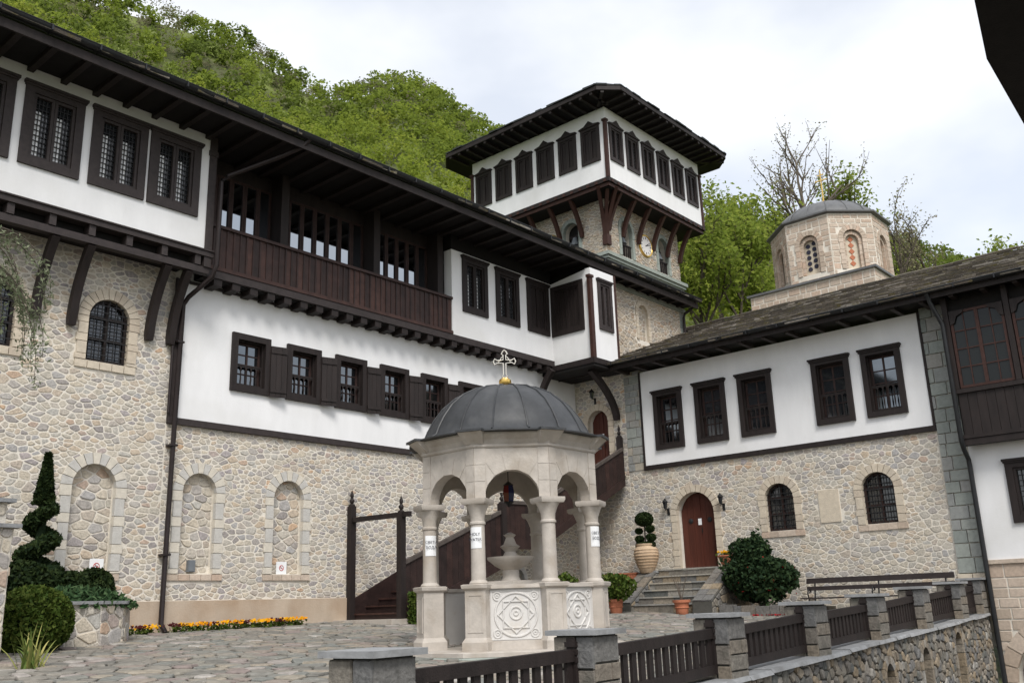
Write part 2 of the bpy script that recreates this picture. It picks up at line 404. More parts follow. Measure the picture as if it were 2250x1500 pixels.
low = sheet('lower_ground', -40, 60, -40, 5.75, 10, lambda x, y: -2.9, 'earth')
base = sheet('terrain', -400, 900, -400, 900, 4, lambda x, y: -3.4, 'hillside')
# flagstones of the court: laid irregularly, the 300 that show largest are pieces of their own
fl_cells = voronoi(1.5, 24, 6.3, 18, .27, 1.0, rg, (.5, 1.5))
FG = Frame((0, 0, -1.287), (1, 0, .0155), (0, 1, .048), (-.0155, -.048, 1))
pieces(fl_cells, FG, court, 'flag', 'flagstone', rg, joint=.014, h=(.008, .03), stuff='far_flagstones', top=.93,
       keep=lambda p: p.y > 5.62+.06*p.x)

# ------------------------------------------------------------------ windows
def frame4(b, u0, u1, v0, v1, t, w0, w1):
    b.box(u0, u0+t, v0, v1, w0, w1); b.box(u1-t, u1, v0, v1, w0, w1); b.box(u0+t, u1-t, v1-t, v1, w0, w1-.002); b.box(u0+t, u1-t, v0, v0+t, w0, w1-.002)
def casement_window(fr, par, u0, u1, v0, v1, w, m='wood_grey', cap=True, grille=True, curtain=.45, peak=0, t=.15, lattice=(4, 11), closed=False):
    b = MB(fr); frame4(b, u0, u1, v0, v1, t, w-.05, w+.05)
    if cap and not peak: b.box(u0-.04, u1+.04, v1-.01, v1+.045, w-.02, w+.10); b.box(u0-.02, u1+.02, v1-.05, v1-.012, w-.02, w+.075)
    if peak:
        c = (u0+u1)/2; b.prism([(u0-.04, v1), (u1+.04, v1), (u1+.04, v1+.05), (c+.22, v1+.09), (c, v1+peak), (c-.22, v1+.09), (u0-.04, v1+.05)], w-.02, w+.09)
    o = b.build('window', m, par)
    iu0, iu1, iv0, iv1 = u0+t+.003, u1-t-.003, v0+t+.003, v1-t-.003; c = (iu0+iu1)/2
    for a, d in ((iu0, c-.004), (c+.004, iu1)):
        s = MB(fr); frame4(s, a, d, iv0, iv1, .055, w-.06, w+.015); s.build('sash', m, o)
        if closed:
            nb = 4; ww = (d-a-.11)/nb
            for k in range(nb):
                s = MB(fr); s.cur = .25; s.box(a+.055+k*ww+.004, a+.055+(k+1)*ww-.004, iv0+.055, iv1-.055, w-.045, w-.02); s.build('slat', 'wood', o)
        elif grille:
            g = MB(fr); a2, d2, e0, e1 = a+.055, d-.055, iv0+.055, iv1-.055
            for k in range(1, lattice[0]): x = a2+(d2-a2)*k/lattice[0]; g.box(x-.007, x+.007, e0, e1, w-.052, w-.038)
            for k in range(1, lattice[1]): y = e0+(e1-e0)*k/lattice[1]; g.box(a2, d2, y-.007, y+.007, w-.056, w-.042)
            g.build('grille', 'iron', o)
        p = MB(fr); p.box(a+.05, d-.05, iv0+.05, iv1-.05, w-.085, w-.075); p.build('pane', 'glass', o)
        if curtain and not closed:
            q = MB(fr); e = a+.055+(d-a-.11)*curtain; q.box(a+.055, e, iv0+.06, iv0+(iv1-iv0)*.76, w-.073, w-.068); q.build('curtain', 'white_paper', o)
    return o
def baluster_window(fr, par, u0, u1, v0, v1, w, m='wood', shutter=0, cap=False, t=.14, depth=.24, pane='glass', rng=rg):
    b = MB(fr); frame4(b, u0, u1, v0, v1, t, w-.04, w+.07)
    if cap: b.box(u0-.05, u1+.05, v1-.01, v1+.04, w-.02, w+.13); b.box(u0-.025, u1+.025, v1-.055, v1-.012, w-.02, w+.10)
    iu0, iu1, iv0, iv1 = u0+t, u1-t, v0+t, v1-t
    # reveal boards
    b.box(iu0-.002, iu0+.025, iv0, iv1, w-depth, w-.041); b.box(iu1-.025, iu1+.002, iv0, iv1, w-depth, w-.041)
    b.box(iu0+.026, iu1-.026, iv1-.025, iv1+.002, w-depth, w-.041); b.box(iu0+.026, iu1-.026, iv0-.002, iv0+.025, w-depth, w-.041)
    o = b.build('window', m, par)
    a, d, e0, e1 = iu0+.027, iu1-.027, iv0+.027, iv1-.027; c = (a+d)/2; ws = w-depth+.06
    s = MB(fr); frame4(s, a, d, e0, e1, .05, ws, ws+.05); s.build('sash', 'wood_red', o)
    s = MB(fr); s.box(c-.022, c+.022, e0+.05, e1-.05, ws+.005, ws+.045)
    for k in range(1, 4): y = e0+.05+(e1-e0-.1)*k/4; s.box(a+.05, d-.05, y-.014, y+.014, ws+.008, ws+.04)
    s.build('glazing_bar', 'wood_red', o)
    p = MB(fr); p.box(a+.03, d-.03, e0+.03, e1-.03, ws+.015, ws+.022); p.build('pane', pane, o)
    # turned balusters across the foot, joined by little arches
    hb = (e1-e0)*.40; nb = 5; wb = w-.03
    for k in range(nb+1):
        x = a+(d-a)*k/nb
        l = MB(Frame(fr(x, e0, wb-.02), fr.U, fr.V, fr.W))
        prof = [(.016, 0), (.020, .02), (.010, .05), (.019, hb*.3), (.021, hb*.4), (.010, hb*.62), (.018, hb*.68), (.012, hb*.74), (.014, hb)]
        vs = []; fs = []; n = 6
        for r_, z_ in prof:
            for q in range(n): vs.append((r_*math.cos(2*PI*q/n), z_, r_*math.sin(2*PI*q/n)))
        for i in range(len(prof)-1):
            for q in range(n): fs.append((i*n+q, (i+1)*n+q, (i+1)*n+(q+1) % n, i*n+(q+1) % n))
        l.add(vs, fs); l.build('baluster', m, o, smooth=True)
    h = MB(fr); st = (d-a)/nb
    for k in range(nb):
        x0 = a+st*k; pts = [(x0, e0+hb+.045), (x0, e0+hb-.03)]+[(x0+st/2-st*.40*math.cos(PI*q/8), e0+hb-.03+st*.42*math.sin(PI*q/8)) for q in range(9)]+[(x0+st, e0+hb-.03), (x0+st, e0+hb+.045)]
        for q in range(1, len(pts)-2):
            p0, p1 = pts[q], pts[q+1]
            h.add([(p0[0], p0[1], wb-.03), (p1[0], p1[1], wb-.03), (p1[0], e0+hb+.045, wb-.03), (p0[0], e0+hb+.045, wb-.03), (p0[0], p0[1], wb-.012), (p1[0], p1[1], wb-.012), (p1[0], e0+hb+.045, wb-.012), (p0[0], e0+hb+.045, wb-.012)],
                  [(3, 2, 1, 0), (4, 5, 6, 7), (0, 1, 5, 4)])
    h.build('balustrade_arches', m, o)
    h = MB(fr); h.box(a, d, e0+hb+.046, e0+hb+.078, wb-.035, wb-.005); h.build('balustrade_rail', m, o)
    h = MB(fr); h.box(a, d, e0, e0+.03, wb-.04, wb); h.build('sill_rail', m, o)
    if shutter:
        ang = R(shutter); hw = (u1-u0)*.40; hv0, hv1 = v0-.02, v1-.16
        f2 = Frame(fr(u1-.02, 0, w+.08), fr.U*math.cos(ang)+fr.W*math.sin(ang), fr.V, fr.W*math.cos(ang)-fr.U*math.sin(ang))
        for k in range(3):
            s = MB(f2); s.box(.01+hw*k/3+.003, .01+hw*(k+1)/3-.003, hv0, hv1, -.018, .018); s.build('shutter_board', m, o)
        s = MB(f2); s.box(.012, hw, hv0+.10, hv0+.17, .019, .04); s.build('shutter_ledge', m, o); s = MB(f2); s.box(.012, hw, hv1-.17, hv1-.10, .019, .04); s.build('shutter_ledge', m, o)
    return o
def arch_window(fr, par, ar, w, depth=.22, frame_m='wood', grid=(6, 9), pane='glass', curtain=False):
    b = MB(fr); po = ar.poly(16); pi = ar.poly(16, -.07); n = len(po)
    for (c0, c1) in ((w-depth, w-depth+.08),):
        vs = [(p[0], p[1], c) for c in (c0, c1) for p in po]+[(p[0], p[1], c) for c in (c0, c1) for p in pi]
        for i in range(n):
            j = (i+1) % n; b.add([vs[i], vs[j], vs[n+j], vs[n+i], vs[2*n+i], vs[2*n+j], vs[3*n+j], vs[3*n+i]], [(0, 1, 5, 4), (2, 3, 7, 6), (1, 2, 6, 5), (3, 0, 4, 7)][:4])
    o = b.build('window', frame_m, par)
    g = MB(fr); u0, u1 = ar.c-ar.hw, ar.c+ar.hw; top = ar.vs+ar.rise
    s = MB(fr); s.box(ar.c-.03, ar.c+.03, ar.v0+.06, top-.06, w-depth+.01, w-depth+.09)
    for f in (.36, .70): y = ar.v0+(top-ar.v0)*f; s.box(u0+.06, ar.c-.03, y-.025, y+.025, w-depth+.012, w-depth+.085); s.box(ar.c+.03, u1-.06, y-.025, y+.025, w-depth+.012, w-depth+.085)
    s.build('glazing_bar', frame_m, o)
    for k in range(1, grid[0]):
        x = u0+(u1-u0)*k/grid[0]; hh = ar.vs+ar.rise*math.sqrt(max(0, 1-((x-ar.c)/ar.hw)**2)); g.box(x-.008, x+.008, ar.v0, hh, w-depth+.12, w-depth+.136)
    for k in range(1, grid[1]):
        y = ar.v0+(top-ar.v0)*k/grid[1]; hx = ar.hw if y < ar.vs else ar.hw*math.sqrt(max(0, 1-((y-ar.vs)/ar.rise)**2)); g.box(ar.c-hx, ar.c+hx, y-.008, y+.008, w-depth+.137, w-depth+.152)
    g.build('grille', 'iron', o)
    p = MB(fr); p.prism(pi, w-depth+.02, w-depth+.028); p.build('pane', pane, o)
    if curtain:
        q = MB(fr); q.prism(ar.poly(16, -.09), w-depth-.02, w-depth-.012); q.build('curtain', 'curtain', o)
    return o

# ------------------------------------------------------------------ long wing (left)
wing = root('monastery_wing', (12, 18, -.3), 'long stone and white plaster monastery wing with dark timber balcony under a deep eave', 'building')
N1, N2, N3 = Arch(8.405, .44, .86, 2.49), Arch(10.65, .40, .86, 2.53), Arch(12.9, .41, .86, 2.53)
WA, WB_ = Arch(8.42, .43, 4.94, 5.83), Arch(6.2, .43, 4.94, 5.83)
W0_ = Arch(3.98, .43, 4.94, 5.83); UN = Arch(20.75, .30, .35, .75)
RB = random.Random(5)
sw = wall(FL, [(-2, -1.2), (23.9, -1.2), (23.9, 3.97), (9.9, 3.97), (9.9, 7.5), (-2, 7.5)], [a.poly() for a in (N1, N2, N3, WA, WB_, W0_, UN)], 'mortar', 'stone_wall', wing, 0, .22)
RW = .21
holes = [a.poly(14, RW*.82) for a in (N1, N2, N3, WA, WB_, W0_, UN)]
cl = voronoi(-1.5, 9.8, .34, 7.45, .165, 1.65, RB, (.42, 1.8)); cl += voronoi(9.8, 23.88, .34, 3.97, .162, 1.65, RB, (.42, 1.8))
pieces(cl, FL, sw, 'stone', 'stone', RB, holes, joint=.0125, h=(.004, .015))
for nn, a in enumerate((N1, N2, N3)):
    nb = MB(FL); nb.prism(a.poly(14, .02), -.24, -.13); no = nb.build('niche', 'mortar', wing)
    cs = [inside_clip(p, a.poly(14, -.01)) for p in voronoi(a.c-.5, a.c+.5, a.v0, a.vs+a.rise, .20, 1.5, RB)]
    pieces([p for p in cs if len(p) > 2], FL, no, 'stone', 'stone', RB, (), joint=.012, h=(.01, .025), w0=-.13, limit=60)
    ring(FL, a, RW, -.06, .036, 'block_greycream', no, RB, 11, .26)
    sb = MB(FL); sb.cur = .2
    for k in range(5): x0 = a.c-.62+k*.25; sb = MB(FL); sb.cur = RB.random(); sb.box(x0, x0+.24, a.v0-.13, a.v0-.012, -.05, .035+.003*k); sb.build('sill_block', 'block_tan', no)
for a in (WA, WB_, W0_):
    o = arch_window(FL, wing, a, 0, .16, 'wood', (6, 9), curtain=True)
    ring(FL, a, RW, -.10, .034, 'block_cream', o, RB, 13, .2, tint=lambda k: RB.random())
    for k in range(5): sb = MB(FL); sb.cur = RB.random(); sb.box(a.c-.62+k*.25, a.c-.385+k*.25, a.v0-.16, a.v0-.012, -.05, .033+.002*k); sb.build('sill_block', 'block_cream', o)
FAn = Frame((0, 16.65, 0), (1, 0, 0), (0, 0, 1), (0, -1, 0)); TN = Arch(26.15, .30, 8.5, 9.48)
ws2 = wall(FAn, [(23.64, 6.85), (28.9, 6.85), (28.9, 10.26), (23.64, 10.26)], [TN.poly()], 'mortar', 'stone_wall', wing, 0, .3)
b = MB(FAn); b.box(23.7, 28.85, 7.3, 10.24, -1.3, -.31); b.build('wall_core', 'mortar', wing)
pieces(voronoi(23.66, 28.6, 6.9, 10.05, .19, 1.6, RB, (.45, 1.7)), FAn, ws2, 'stone_tower', 'stone', RB, [TN.poly(14, .13)], joint=.011, h=(.006, .024), limit=300)
pieces(ashlar(28.6, 28.9, 6.9, 10.05, .3, .3, RB, .1, .2), FAn, ws2, 'block_green', 'quoin', RB, (), joint=.008, h=(.02, .03), rnd=False, top=.96)
b = MB(FAn); b.box(23.64, 28.93, 10.06, 10.2, -.02, .07); b.build('cornice', 'green_stone', wing)
b = MB(FAn); b.prism(TN.poly(14, .02), -.2, -.12); no = b.build('niche', 'mortar', wing)
pieces([p for p in (inside_clip(p, TN.poly(14, -.01)) for p in voronoi(25.8, 26.5, 8.5, 9.8, .18, 1.6, RB)) if len(p) > 2], FAn, no, 'stone_tower', 'stone', RB, (), h=(.008, .02), w0=-.12, limit=40)
ring(FAn, TN, .15, -.05, .035, 'block_cream', no, RB, 9, .2, tint=lambda k: RB.random())
un = MB(FL); un.prism(UN.poly(14, .02), -.25, -.2); uo = un.build('niche', 'mortar_dark', wing); ring(FL, UN, .13, -.06, .034, 'marble_white', uo, RB, 7, .2, tint=lambda k: .5)
# plinth of cast concrete
pb = MB(FL); pb.prism([(-2, -1.3), (23.8, -1.3), (23.8, .30), (23.8, .33), (-2, .33)], -.02, .055); pb.build('plinth', 'concrete', wing)
# plaster panel with its dark trims
lw = [(11.21, 12.21), (12.68, 13.66), (14.11, 15.09), (15.55, 16.53), (17.0, 17.98), (18.44, 19.42)]
wall(FL, [(9.98, 4.02), (23.85, 4.02), (23.85, 7.42), (9.98, 7.42)], [[(a+.13, 4.92), (b-.13, 4.92), (b-.13, 6.0), (a+.13, 6.0)] for a, b in lw], 'plaster', 'plaster_wall', wing, .045, .35)
tb = MB(FL); tb.box(9.80, 23.86, 3.885, 4.02, -.02, .085); tb.build('trim_board', 'wood_grey', wing)
tb = MB(FL); tb.box(9.80, 9.98, 4.021, 7.06, -.02, .08); tb.build('trim_board', 'wood_grey', wing)
for i, (a, b) in enumerate(lw): baluster_window(FL, wing, a, b, 4.80, 6.13, .05, 'wood', shutter=(12, 16, 10, 14, 9, 13)[i], pane='glass_mid')
# projecting room
JW = .73
jw = [(3.37, 4.55), (4.72, 5.9), (6.07, 7.21), (7.39, 8.55), (8.62, 9.78)]
wall(FL, [(-2, 7.56), (10.0, 7.56), (10.0, 10.27), (-2, 10.27)], [[(a+.14, 8.4), (b-.14, 8.4), (b-.14, 9.8), (a+.14, 9.8)] for a, b in jw], 'plaster', 'projecting_room', wing, JW, .25)
sb = MB(FL); sb.box(-2, 10.0, 7.57, 10.26, -.6, JW-.26); sb.build('unlit_room_core', 'soffit', wing)  # near-black block carries the dark of the unlit room in its colour
for a, b in jw: casement_window(FL, wing, a, b, 8.26, 9.93, JW+.004, 'wood_grey', t=.17)
pb = MB(FL); pb.box(10.0, 10.17, 7.2, 10.26, JW-.25, JW+.035); pb.box(9.98, 10.19, 9.80, 9.92, JW-.26, JW+.055); pb.build('corner_post', 'wood_grey', wing)
fb = MB(FL); fb.box(-2, 10.22, 7.43, 7.56, JW-.2, JW+.06); fb.box(-2, 10.2, 7.545, 7.575, JW-.2, JW+.09); fb.build('fascia_beam', 'wood_grey', wing)
fb = MB(FL); fb.box(-2, 10.15, 7.06, 7.20, JW-.17, JW-.0); fb.build('bearer_beam', 'wood_grey', wing)
fb = MB(FL); fb.box(-2, 9.79, 7.21, 7.425, -.02, JW-.22); fb.build('jetty_soffit', 'soffit', wing)
for k in range(16):
    u = -1.6+k*.76; jb = MB(FL); jb.box(u, u+.13, 7.215, 7.425, JW-.21, JW+.02); jb.build('joist_end', 'wood_grey', wing)
def brace(fr, u, w_out, v0, v1, par, wd=.15, bow=.16, m='wood', foot=.09, th=.17, pw=1.9):
    n = 10; C_ = []
    for i in range(n+1): t = i/n; C_.append(Vector((foot+(w_out-foot)*t**pw, v0+(v1-v0)*t)))
    b = MB(fr); vs = []; fs = []
    for i in range(n+1):
        d = (C_[min(i+1, n)]-C_[max(i-1, 0)]).normalized(); nn = Vector((d.y, -d.x))*th/2*(.62 if i == 0 else 1)
        A, B = C_[i]+nn, C_[i]-nn
        vs += [(u-wd/2, A.y, A.x), (u+wd/2, A.y, A.x), (u+wd/2, B.y, B.x), (u-wd/2, B.y, B.x)]
    for i in range(n):
        for q in range(4): fs.append((i*4+q, i*4+(q+1) % 4, (i+1)*4+(q+1) % 4, (i+1)*4+q))
    fs += [(3, 2, 1, 0), (n*4, n*4+1, n*4+2, n*4+3)]
    b.add(vs, fs); return b.build('brace', m, par, smooth=True)
for u in (3.5, 5.3, 6.94, 7.63, 9.24, 9.72): brace(FL, u, JW-.08, 5.55, 7.07, wing)
# balcony
BW = .45
dk = MB(FL); dk.box(10.2, 17.82, 7.10, 7.36, -.1, BW-.06); dk.build('balcony_floor', 'soffit', wing)
x = 10.22; k = 0
while x < 17.80:
    wd = RB.uniform(.165, .185); b = MB(FL); b.cur = RB.random(); b.box(x, min(x+wd-.006, 17.81), 7.385, 8.30, BW-.035, BW-RB.uniform(.0, .006)); b.build('board', 'wood_red', wing)
    b = MB(FL); b.cur = RB.random()*.6; b.box(x-.022, x+.018, 7.385, 8.30, BW+.001, BW+.016); b.build('cover_strip', 'wood_red', wing); x += wd
b = MB(FL); b.cur = .5; b.box(10.2, 17.83, 8.30, 8.37, BW-.08, BW+.05); b.build('balcony_rail', 'wood_red', wing)
b = MB(FL); b.cur = .8; b.box(10.2, 17.83, 7.30, 7.385, BW-.06, BW+.05); b.build('balcony_rail', 'wood_red', wing)
b = MB(FL); b.box(10.2, 23.6, 7.12, 7.298, BW-.16, BW+.03); b.build('bearer_beam', 'wood_grey', wing)
for k in range(26):
    u = 10.45+k*.46
    if u < 22.2: b = MB(FL); b.box(u, u+.2, 6.96, 7.119, .05, BW-.0); b.build('joist_end', 'wood', wing)
b = MB(FL); b.box(9.99, 22.3, 7.0, 7.05, .0, .12); b.build('trim_board', 'wood', wing)
# glazed gallery screen behind the balcony boards
gs = MB(FL); gs.box(10.2, 17.8, 7.37, 10.25, -1.2, -1.1); gs.build('gallery_back', 'soffit', wing)
for u in (10.28, 12.33, 15.22, 17.55): b = MB(FL); b.box(u-.11, u+.11, 7.37, 10.26, -.30, .30); b.build('gallery_post', 'wood', wing)
for (a, bb, n) in ((10.39, 12.22, 5), (12.75, 15.11, 6), (15.55, 17.44, 5)):
    st = (bb-a)/n
    for k in range(n):
        o = MB(FL); frame4(o, a+k*st+.004, a+(k+1)*st-.004, 7.4, 9.9, .055, -.20, -.13); o = o.build('window', 'wood_red', wing)
        p = MB(FL); p.box(a+k*st+.05, a+(k+1)*st-.05, 7.45, 9.85, -.175, -.167); p.build('pane', 'glass_bright', o)
gs = MB(FL); gs.box(10.39, 17.5, 9.9, 10.25, -.21, -.12); gs.box(12.44, 12.75, 7.4, 9.9, -.20, -.15); gs.box(15.33, 15.55, 7.4, 9.9, -.20, -.15); gs.build('gallery_panel', 'wood', wing)
# white upper wall to the right of the balcony
uw = [(18.25, 19.30), (19.67, 20.71), (21.09, 22.14)]
wall(FL, [(17.84, 7.30), (22.31, 7.30), (22.31, 9.82), (17.84, 9.82)], [[(a+.13, 8.2), (b-.13, 8.2), (b-.13, 9.56), (a+.13, 9.56)] for a, b in uw], 'plaster', 'upper_wall', wing, BW, .3)
b = MB(FL); b.box(17.86, 23.5, 7.32, 10.24, -.8, BW-.32); b.build('unlit_room_core', 'soffit', wing)
b = MB(FL); b.box(10.0, 23.85, 4.03, 7.2, -.6, -.32); b.build('unlit_room_core', 'soffit', wing)
b = MB(FL); b.box(17.84, 22.31, 9.821, 10.26, BW-.3, BW-.01); b.build('wall_plate', 'soffit', wing)
for i, (a, bb) in enumerate(uw): casement_window(FL, wing, a, bb, 8.06, 9.70, BW+.004, 'wood', t=.15, curtain=(.5, .2, 0)[i], closed=(i == 2))
# corner bay over the stair door
FBs = Frame((22.31, 0, 0), (0, -1, 0), (0, 0, 1), (-1, 0, 0)); FBf = Frame((0, 15.99, 0), (1, 0, 0), (0, 0, 1), (0, -1, 0))
wall(FBs, [(-17.549, 7.10), (-16.0, 7.10), (-16.0, 10.0), (-17.549, 9.82)], [[(-17.40, 8.2), (-16.42, 8.2), (-16.42, 9.55), (-17.40, 9.55)]], 'plaster', 'bay_wall', wing, 0, .2)
wall(FBf, [(22.312, 7.10), (23.55, 7.10), (23.55, 10.02), (22.312, 10.0)], [[(22.77, 8.2), (23.25, 8.2), (23.25, 9.55), (22.77, 9.55)]], 'plaster', 'bay_wall', wing, 0, .2)
b = MB(FBf); b.box(22.53, 23.54, 7.12, 10.2, -1.9, -.22); b.build('unlit_room_core', 'soffit', wing)
casement_window(FBs, wing, -17.54, -16.28, 8.06, 9.69, .004, 'wood', cap=False, closed=True)
casement_window(FBf, wing, 22.64, 23.37, 8.08, 9.68, .004, 'wood_grey', t=.12, curtain=0, lattice=(2, 9))
b = MB(FBf); b.box(22.20, 22.36, 7.12, 9.66, -.06, .05); b.box(22.17, 22.39, 9.66, 9.74, -.07, .08); b.build('corner_post', 'wood_rust', wing)
b = MB(FBf); b.box(23.55, 23.63, 7.12, 10.02, -.1, .03); b.build('corner_post', 'wood_rust', wing)
b = MB(FBf); b.box(22.22, 23.7, 6.86, 7.10, -2.0, .04); b.build('bay_floor', 'soffit', wing)
b = MB(FBf); b.box(22.2, 23.72, 6.95, 7.12, .041, .07); b.build('fascia_beam', 'wood', wing)
b = MB(FBs); b.box(-17.55, -15.95, 6.95, 7.12, .09, .12); b.build('fascia_beam', 'wood', wing)
brace(FL, 22.0, .62, 5.9, 6.95, wing, .16, .10)
brace(Frame((23.9, 16.35, 0), (0, 1, 0), (0, 0, 1), (-1, 0, 0)), 0, 1.35, 5.45, 6.86, wing, .17, .14)
# eave: soffit boards, rafters, gutter, roof with slates showing over the gutter
EY = 2.0     # outward reach of the eave from the wall plane
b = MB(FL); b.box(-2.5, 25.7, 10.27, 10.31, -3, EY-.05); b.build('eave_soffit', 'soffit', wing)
for k in range(44):
    u = -2.2+k*.635; b = MB(FL); b.box(u, u+.12, 10.17, 10.268, -.2, EY-.10); b.build('rafter', 'wood', wing)
b = MB(FL); b.box(-2.5, 25.7, 10.12, 10.30, EY-.09, EY-.045); b.build('eave_board', 'wood', wing)
def gutter(fr, u0, u1, v, w_, r, par, name='gutter'):
    b = MB(fr); n = 8; A = [(w_+r*math.cos(PI+PI*k/n), v+r*math.sin(PI+PI*k/n)) for k in range(n+1)]
    vs = [(u, q[1], q[0]) for u in (u0, u1) for q in A]+[(u, q[1], q[0]) for u in (u0, u1) for q in [(w_+(r-.012)*math.cos(PI+PI*k/n), v+(r-.012)*math.sin(PI+PI*k/n)) for k in range(n+1)]]
    m_ = n+1; fs = [(i, i+1, m_+i+1, m_+i) for i in range(n)]+[(2*m_+i+1, 2*m_+i, 3*m_+i, 3*m_+i+1) for i in range(n)]+[(0, m_, 3*m_, 2*m_), (n, 2*m_+n, 3*m_+n, m_+n)]
    b.add(vs, fs); b.tube([(u0, v+.0, w_+r), (u1, v+.0, w_+r)], .013, 6); o = b.build(name, 'gutter', par, smooth=True)
    k = u0+.3
    while k < u1:
        q = MB(fr); q.box(k, k+.03, v-r-.008, v+.012, w_-r-.008, w_+r+.02); q.build('gutter_bracket', 'gutter', o); k += .9
    return o
gutter(FL, -2.5, 29.0, 10.45, EY+.02, .10, wing)
b = MB(FL); b.box(25.7, 28.95, 10.272, 10.308, .06, EY-.05); b.build('eave_soffit', 'soffit', wing)
b = MB(FL); b.box(25.7, 28.95, 10.12, 10.30, EY-.088, EY-.045); b.build('eave_board', 'wood', wing)
for k in range(5): u = 25.75+k*.635; b = MB(FL); b.box(u, u+.12, 10.17, 10.27, 1.43, EY-.10); b.build('rafter', 'wood', wing)
b = MB(); b.tube([FL(28.8, 10.40, EY-.02), FL(28.8, 10.2, EY-.12), FL(28.72, 9.98, 1.50), FL(28.72, 9.85, 1.46), FL(28.72, 9.2, 1.46)], .05, 8); b.build('downpipe', 'pipe', wing, smooth=True)
FRoof = Frame((0, 16.02, 10.40), (1, 0, 0), (0, math.cos(R(21)), math.sin(R(21))), (0, -math.sin(R(21)), math.cos(R(21))))
b = MB(FRoof); b.box(-2.5, 25.6, .0, 7.6, -.06, 0); rf = b.build('roof', 'slate_dark', wing)
def slates(fr, u0, u1, v0, v1, ch, wd, par, rng, limit=300, m='slate', hmin=.012, hmax=.03, under=.10, keep=None):
    lst = []; v = v0; row = 0
    while v < v1:
        u = u0-rng.uniform(0, wd)
        while u < u1:
            L = wd*rng.uniform(.6, 1.5); a, c = max(u, u0), min(u+L-.008, u1)
            if c-a > .06: lst.append((v, a, c, rng.uniform(hmin, hmax), rng.uniform(-.035, .02), rng.uniform(-.02, .02), rng.random()))
            u += L
        v += ch*rng.uniform(.9, 1.1); row += 1
    big = MB(fr); k = 0
    for (v, a, c, h, dv, dd, tt) in lst:
        if keep and not keep(fr((a+c)/2, v, 0)): continue
        b = MB(fr) if k < limit else big; b.cur = tt; e = ch+under
        b.add([(a, v+dv, .002), (c, v+dv+dd, .002), (c, v+e, -.004), (a, v+e, -.004), (a, v+dv, .028+h), (c, v+dv+dd, .026+h*rng.uniform(.6, 1.2)), (c, v+e, .010), (a, v+e, .010)],
              [(0, 3, 2, 1), (4, 5, 6, 7), (0, 1, 5, 4), (1, 2, 6, 5), (2, 3, 7, 6), (3, 0, 4, 7)])
        if k < limit: b.build('slate', m, par)
        k += 1
    if big.v: big.build('upper_slates', m, par, kind='stuff')
b = MB(FRoof); b.box(25.6, 28.95, .0, 2.05, -.06, -.001); b.build('roof', 'slate_dark', wing)
slates(FRoof, -2.5, 28.95, -.10, 1.0, .27, .42, rf, RB, 150, hmin=.012, hmax=.05)
# rainwater pipe
b = MB(); P = [FL(11.75, 10.40, EY), FL(11.62, 10.18, EY-.1), FL(11.3, 9.95, 1.6), FL(10.35, 9.35, .93), FL(10.25, 9.2, .86), FL(10.24, 7.25, .86), FL(10.2, 7.0, .80), FL(9.98, 6.62, .26), FL(9.92, 6.45, .17), FL(9.90, 3.0, .16), FL(9.90, -.1, .16), FL(9.95, -.27, .26)]
b.tube(P, .052, 9); dp = b.build('downpipe', 'pipe', wing, smooth=True)
for v in (5.6, 3.4, 1.2): q = MB(FL); q.box(9.82, 9.98, v, v+.04, .0, .225); q.build('pipe_clip', 'pipe', dp)
b = MB(); b.tube([FL(9.78, 7.05, .10), FL(9.78, 4.1, .10)], .03, 8); b.build('conduit', 'pipe', wing, smooth=True)

# ------------------------------------------------------------------ hall (right)
hall = root('monastery_hall', (23.9, 11, -.3), 'two-storey hall of rubble stone with white upper wall and mossy slate roof', 'building')
RH = random.Random(23)
DA, DB = Arch(-13.92, .615, .87, 2.405), Arch(-17.13, .40, 3.72, 5.5)
HA, HB = Arch(-11.33, .42, 1.73, 2.57), Arch(-8.675, .415, 1.71, 2.575)
hw_ = wall(FR, [(-18, -1.2), (-6.44, -1.2), (-6.44, 6.9), (-7.06, 6.9), (-7.06, 3.88), (-15.5, 3.88), (-15.5, 6.9), (-18, 6.9)], [a.poly() for a in (DA, DB, HA, HB)], 'mortar', 'stone_wall', hall, 0, .3)
hh_ = [a.poly(14, .17) for a in (DA, DB, HA, HB)]+[[(-10.26, 1.82), (-9.68, 1.82), (-9.68, 2.69), (-10.26, 2.69)]]
cl = voronoi(-17.98, -16.07, 3.0, 6.88, .16, 1.5, RH)+voronoi(-17.98, -7.08, -.6, 3.0, .168, 1.5, RH, (.45, 1.7))+voronoi(-16.07, -7.08, 3.0, 3.80, .165, 1.5, RH, (.45, 1.7))
pieces(cl, FR, hw_, 'stone', 'stone', RH, hh_, joint=.0115, h=(.004, .016), tint=lambda c: RH.random()*.8 if c[1] < 3 else RH.random())
pieces(ashlar(-16.07, -15.5, 3.82, 6.88, .27, .33, RH, .3, .25), FR, hw_, 'block_green', 'quoin', RH, (), joint=.008, h=(.028, .04), rnd=False, tint=lambda c: RH.uniform(.3, 1), top=.96)
pieces(ashlar(-7.06, -6.45, .42, 6.88, .30, .36, RH, .35, .25), FR, hw_, 'block_green', 'quoin', RH, (), joint=.008, h=(.045, .055), rnd=False, tint=lambda c: RH.uniform(0, .8), top=.96)
pieces(ashlar(-7.10, -6.42, -.9, .42, .6, .7, RH, .1), FR, hw_, 'block_cream', 'quoin', RH, (), joint=.008, h=(.06, .07), rnd=False, top=.97)
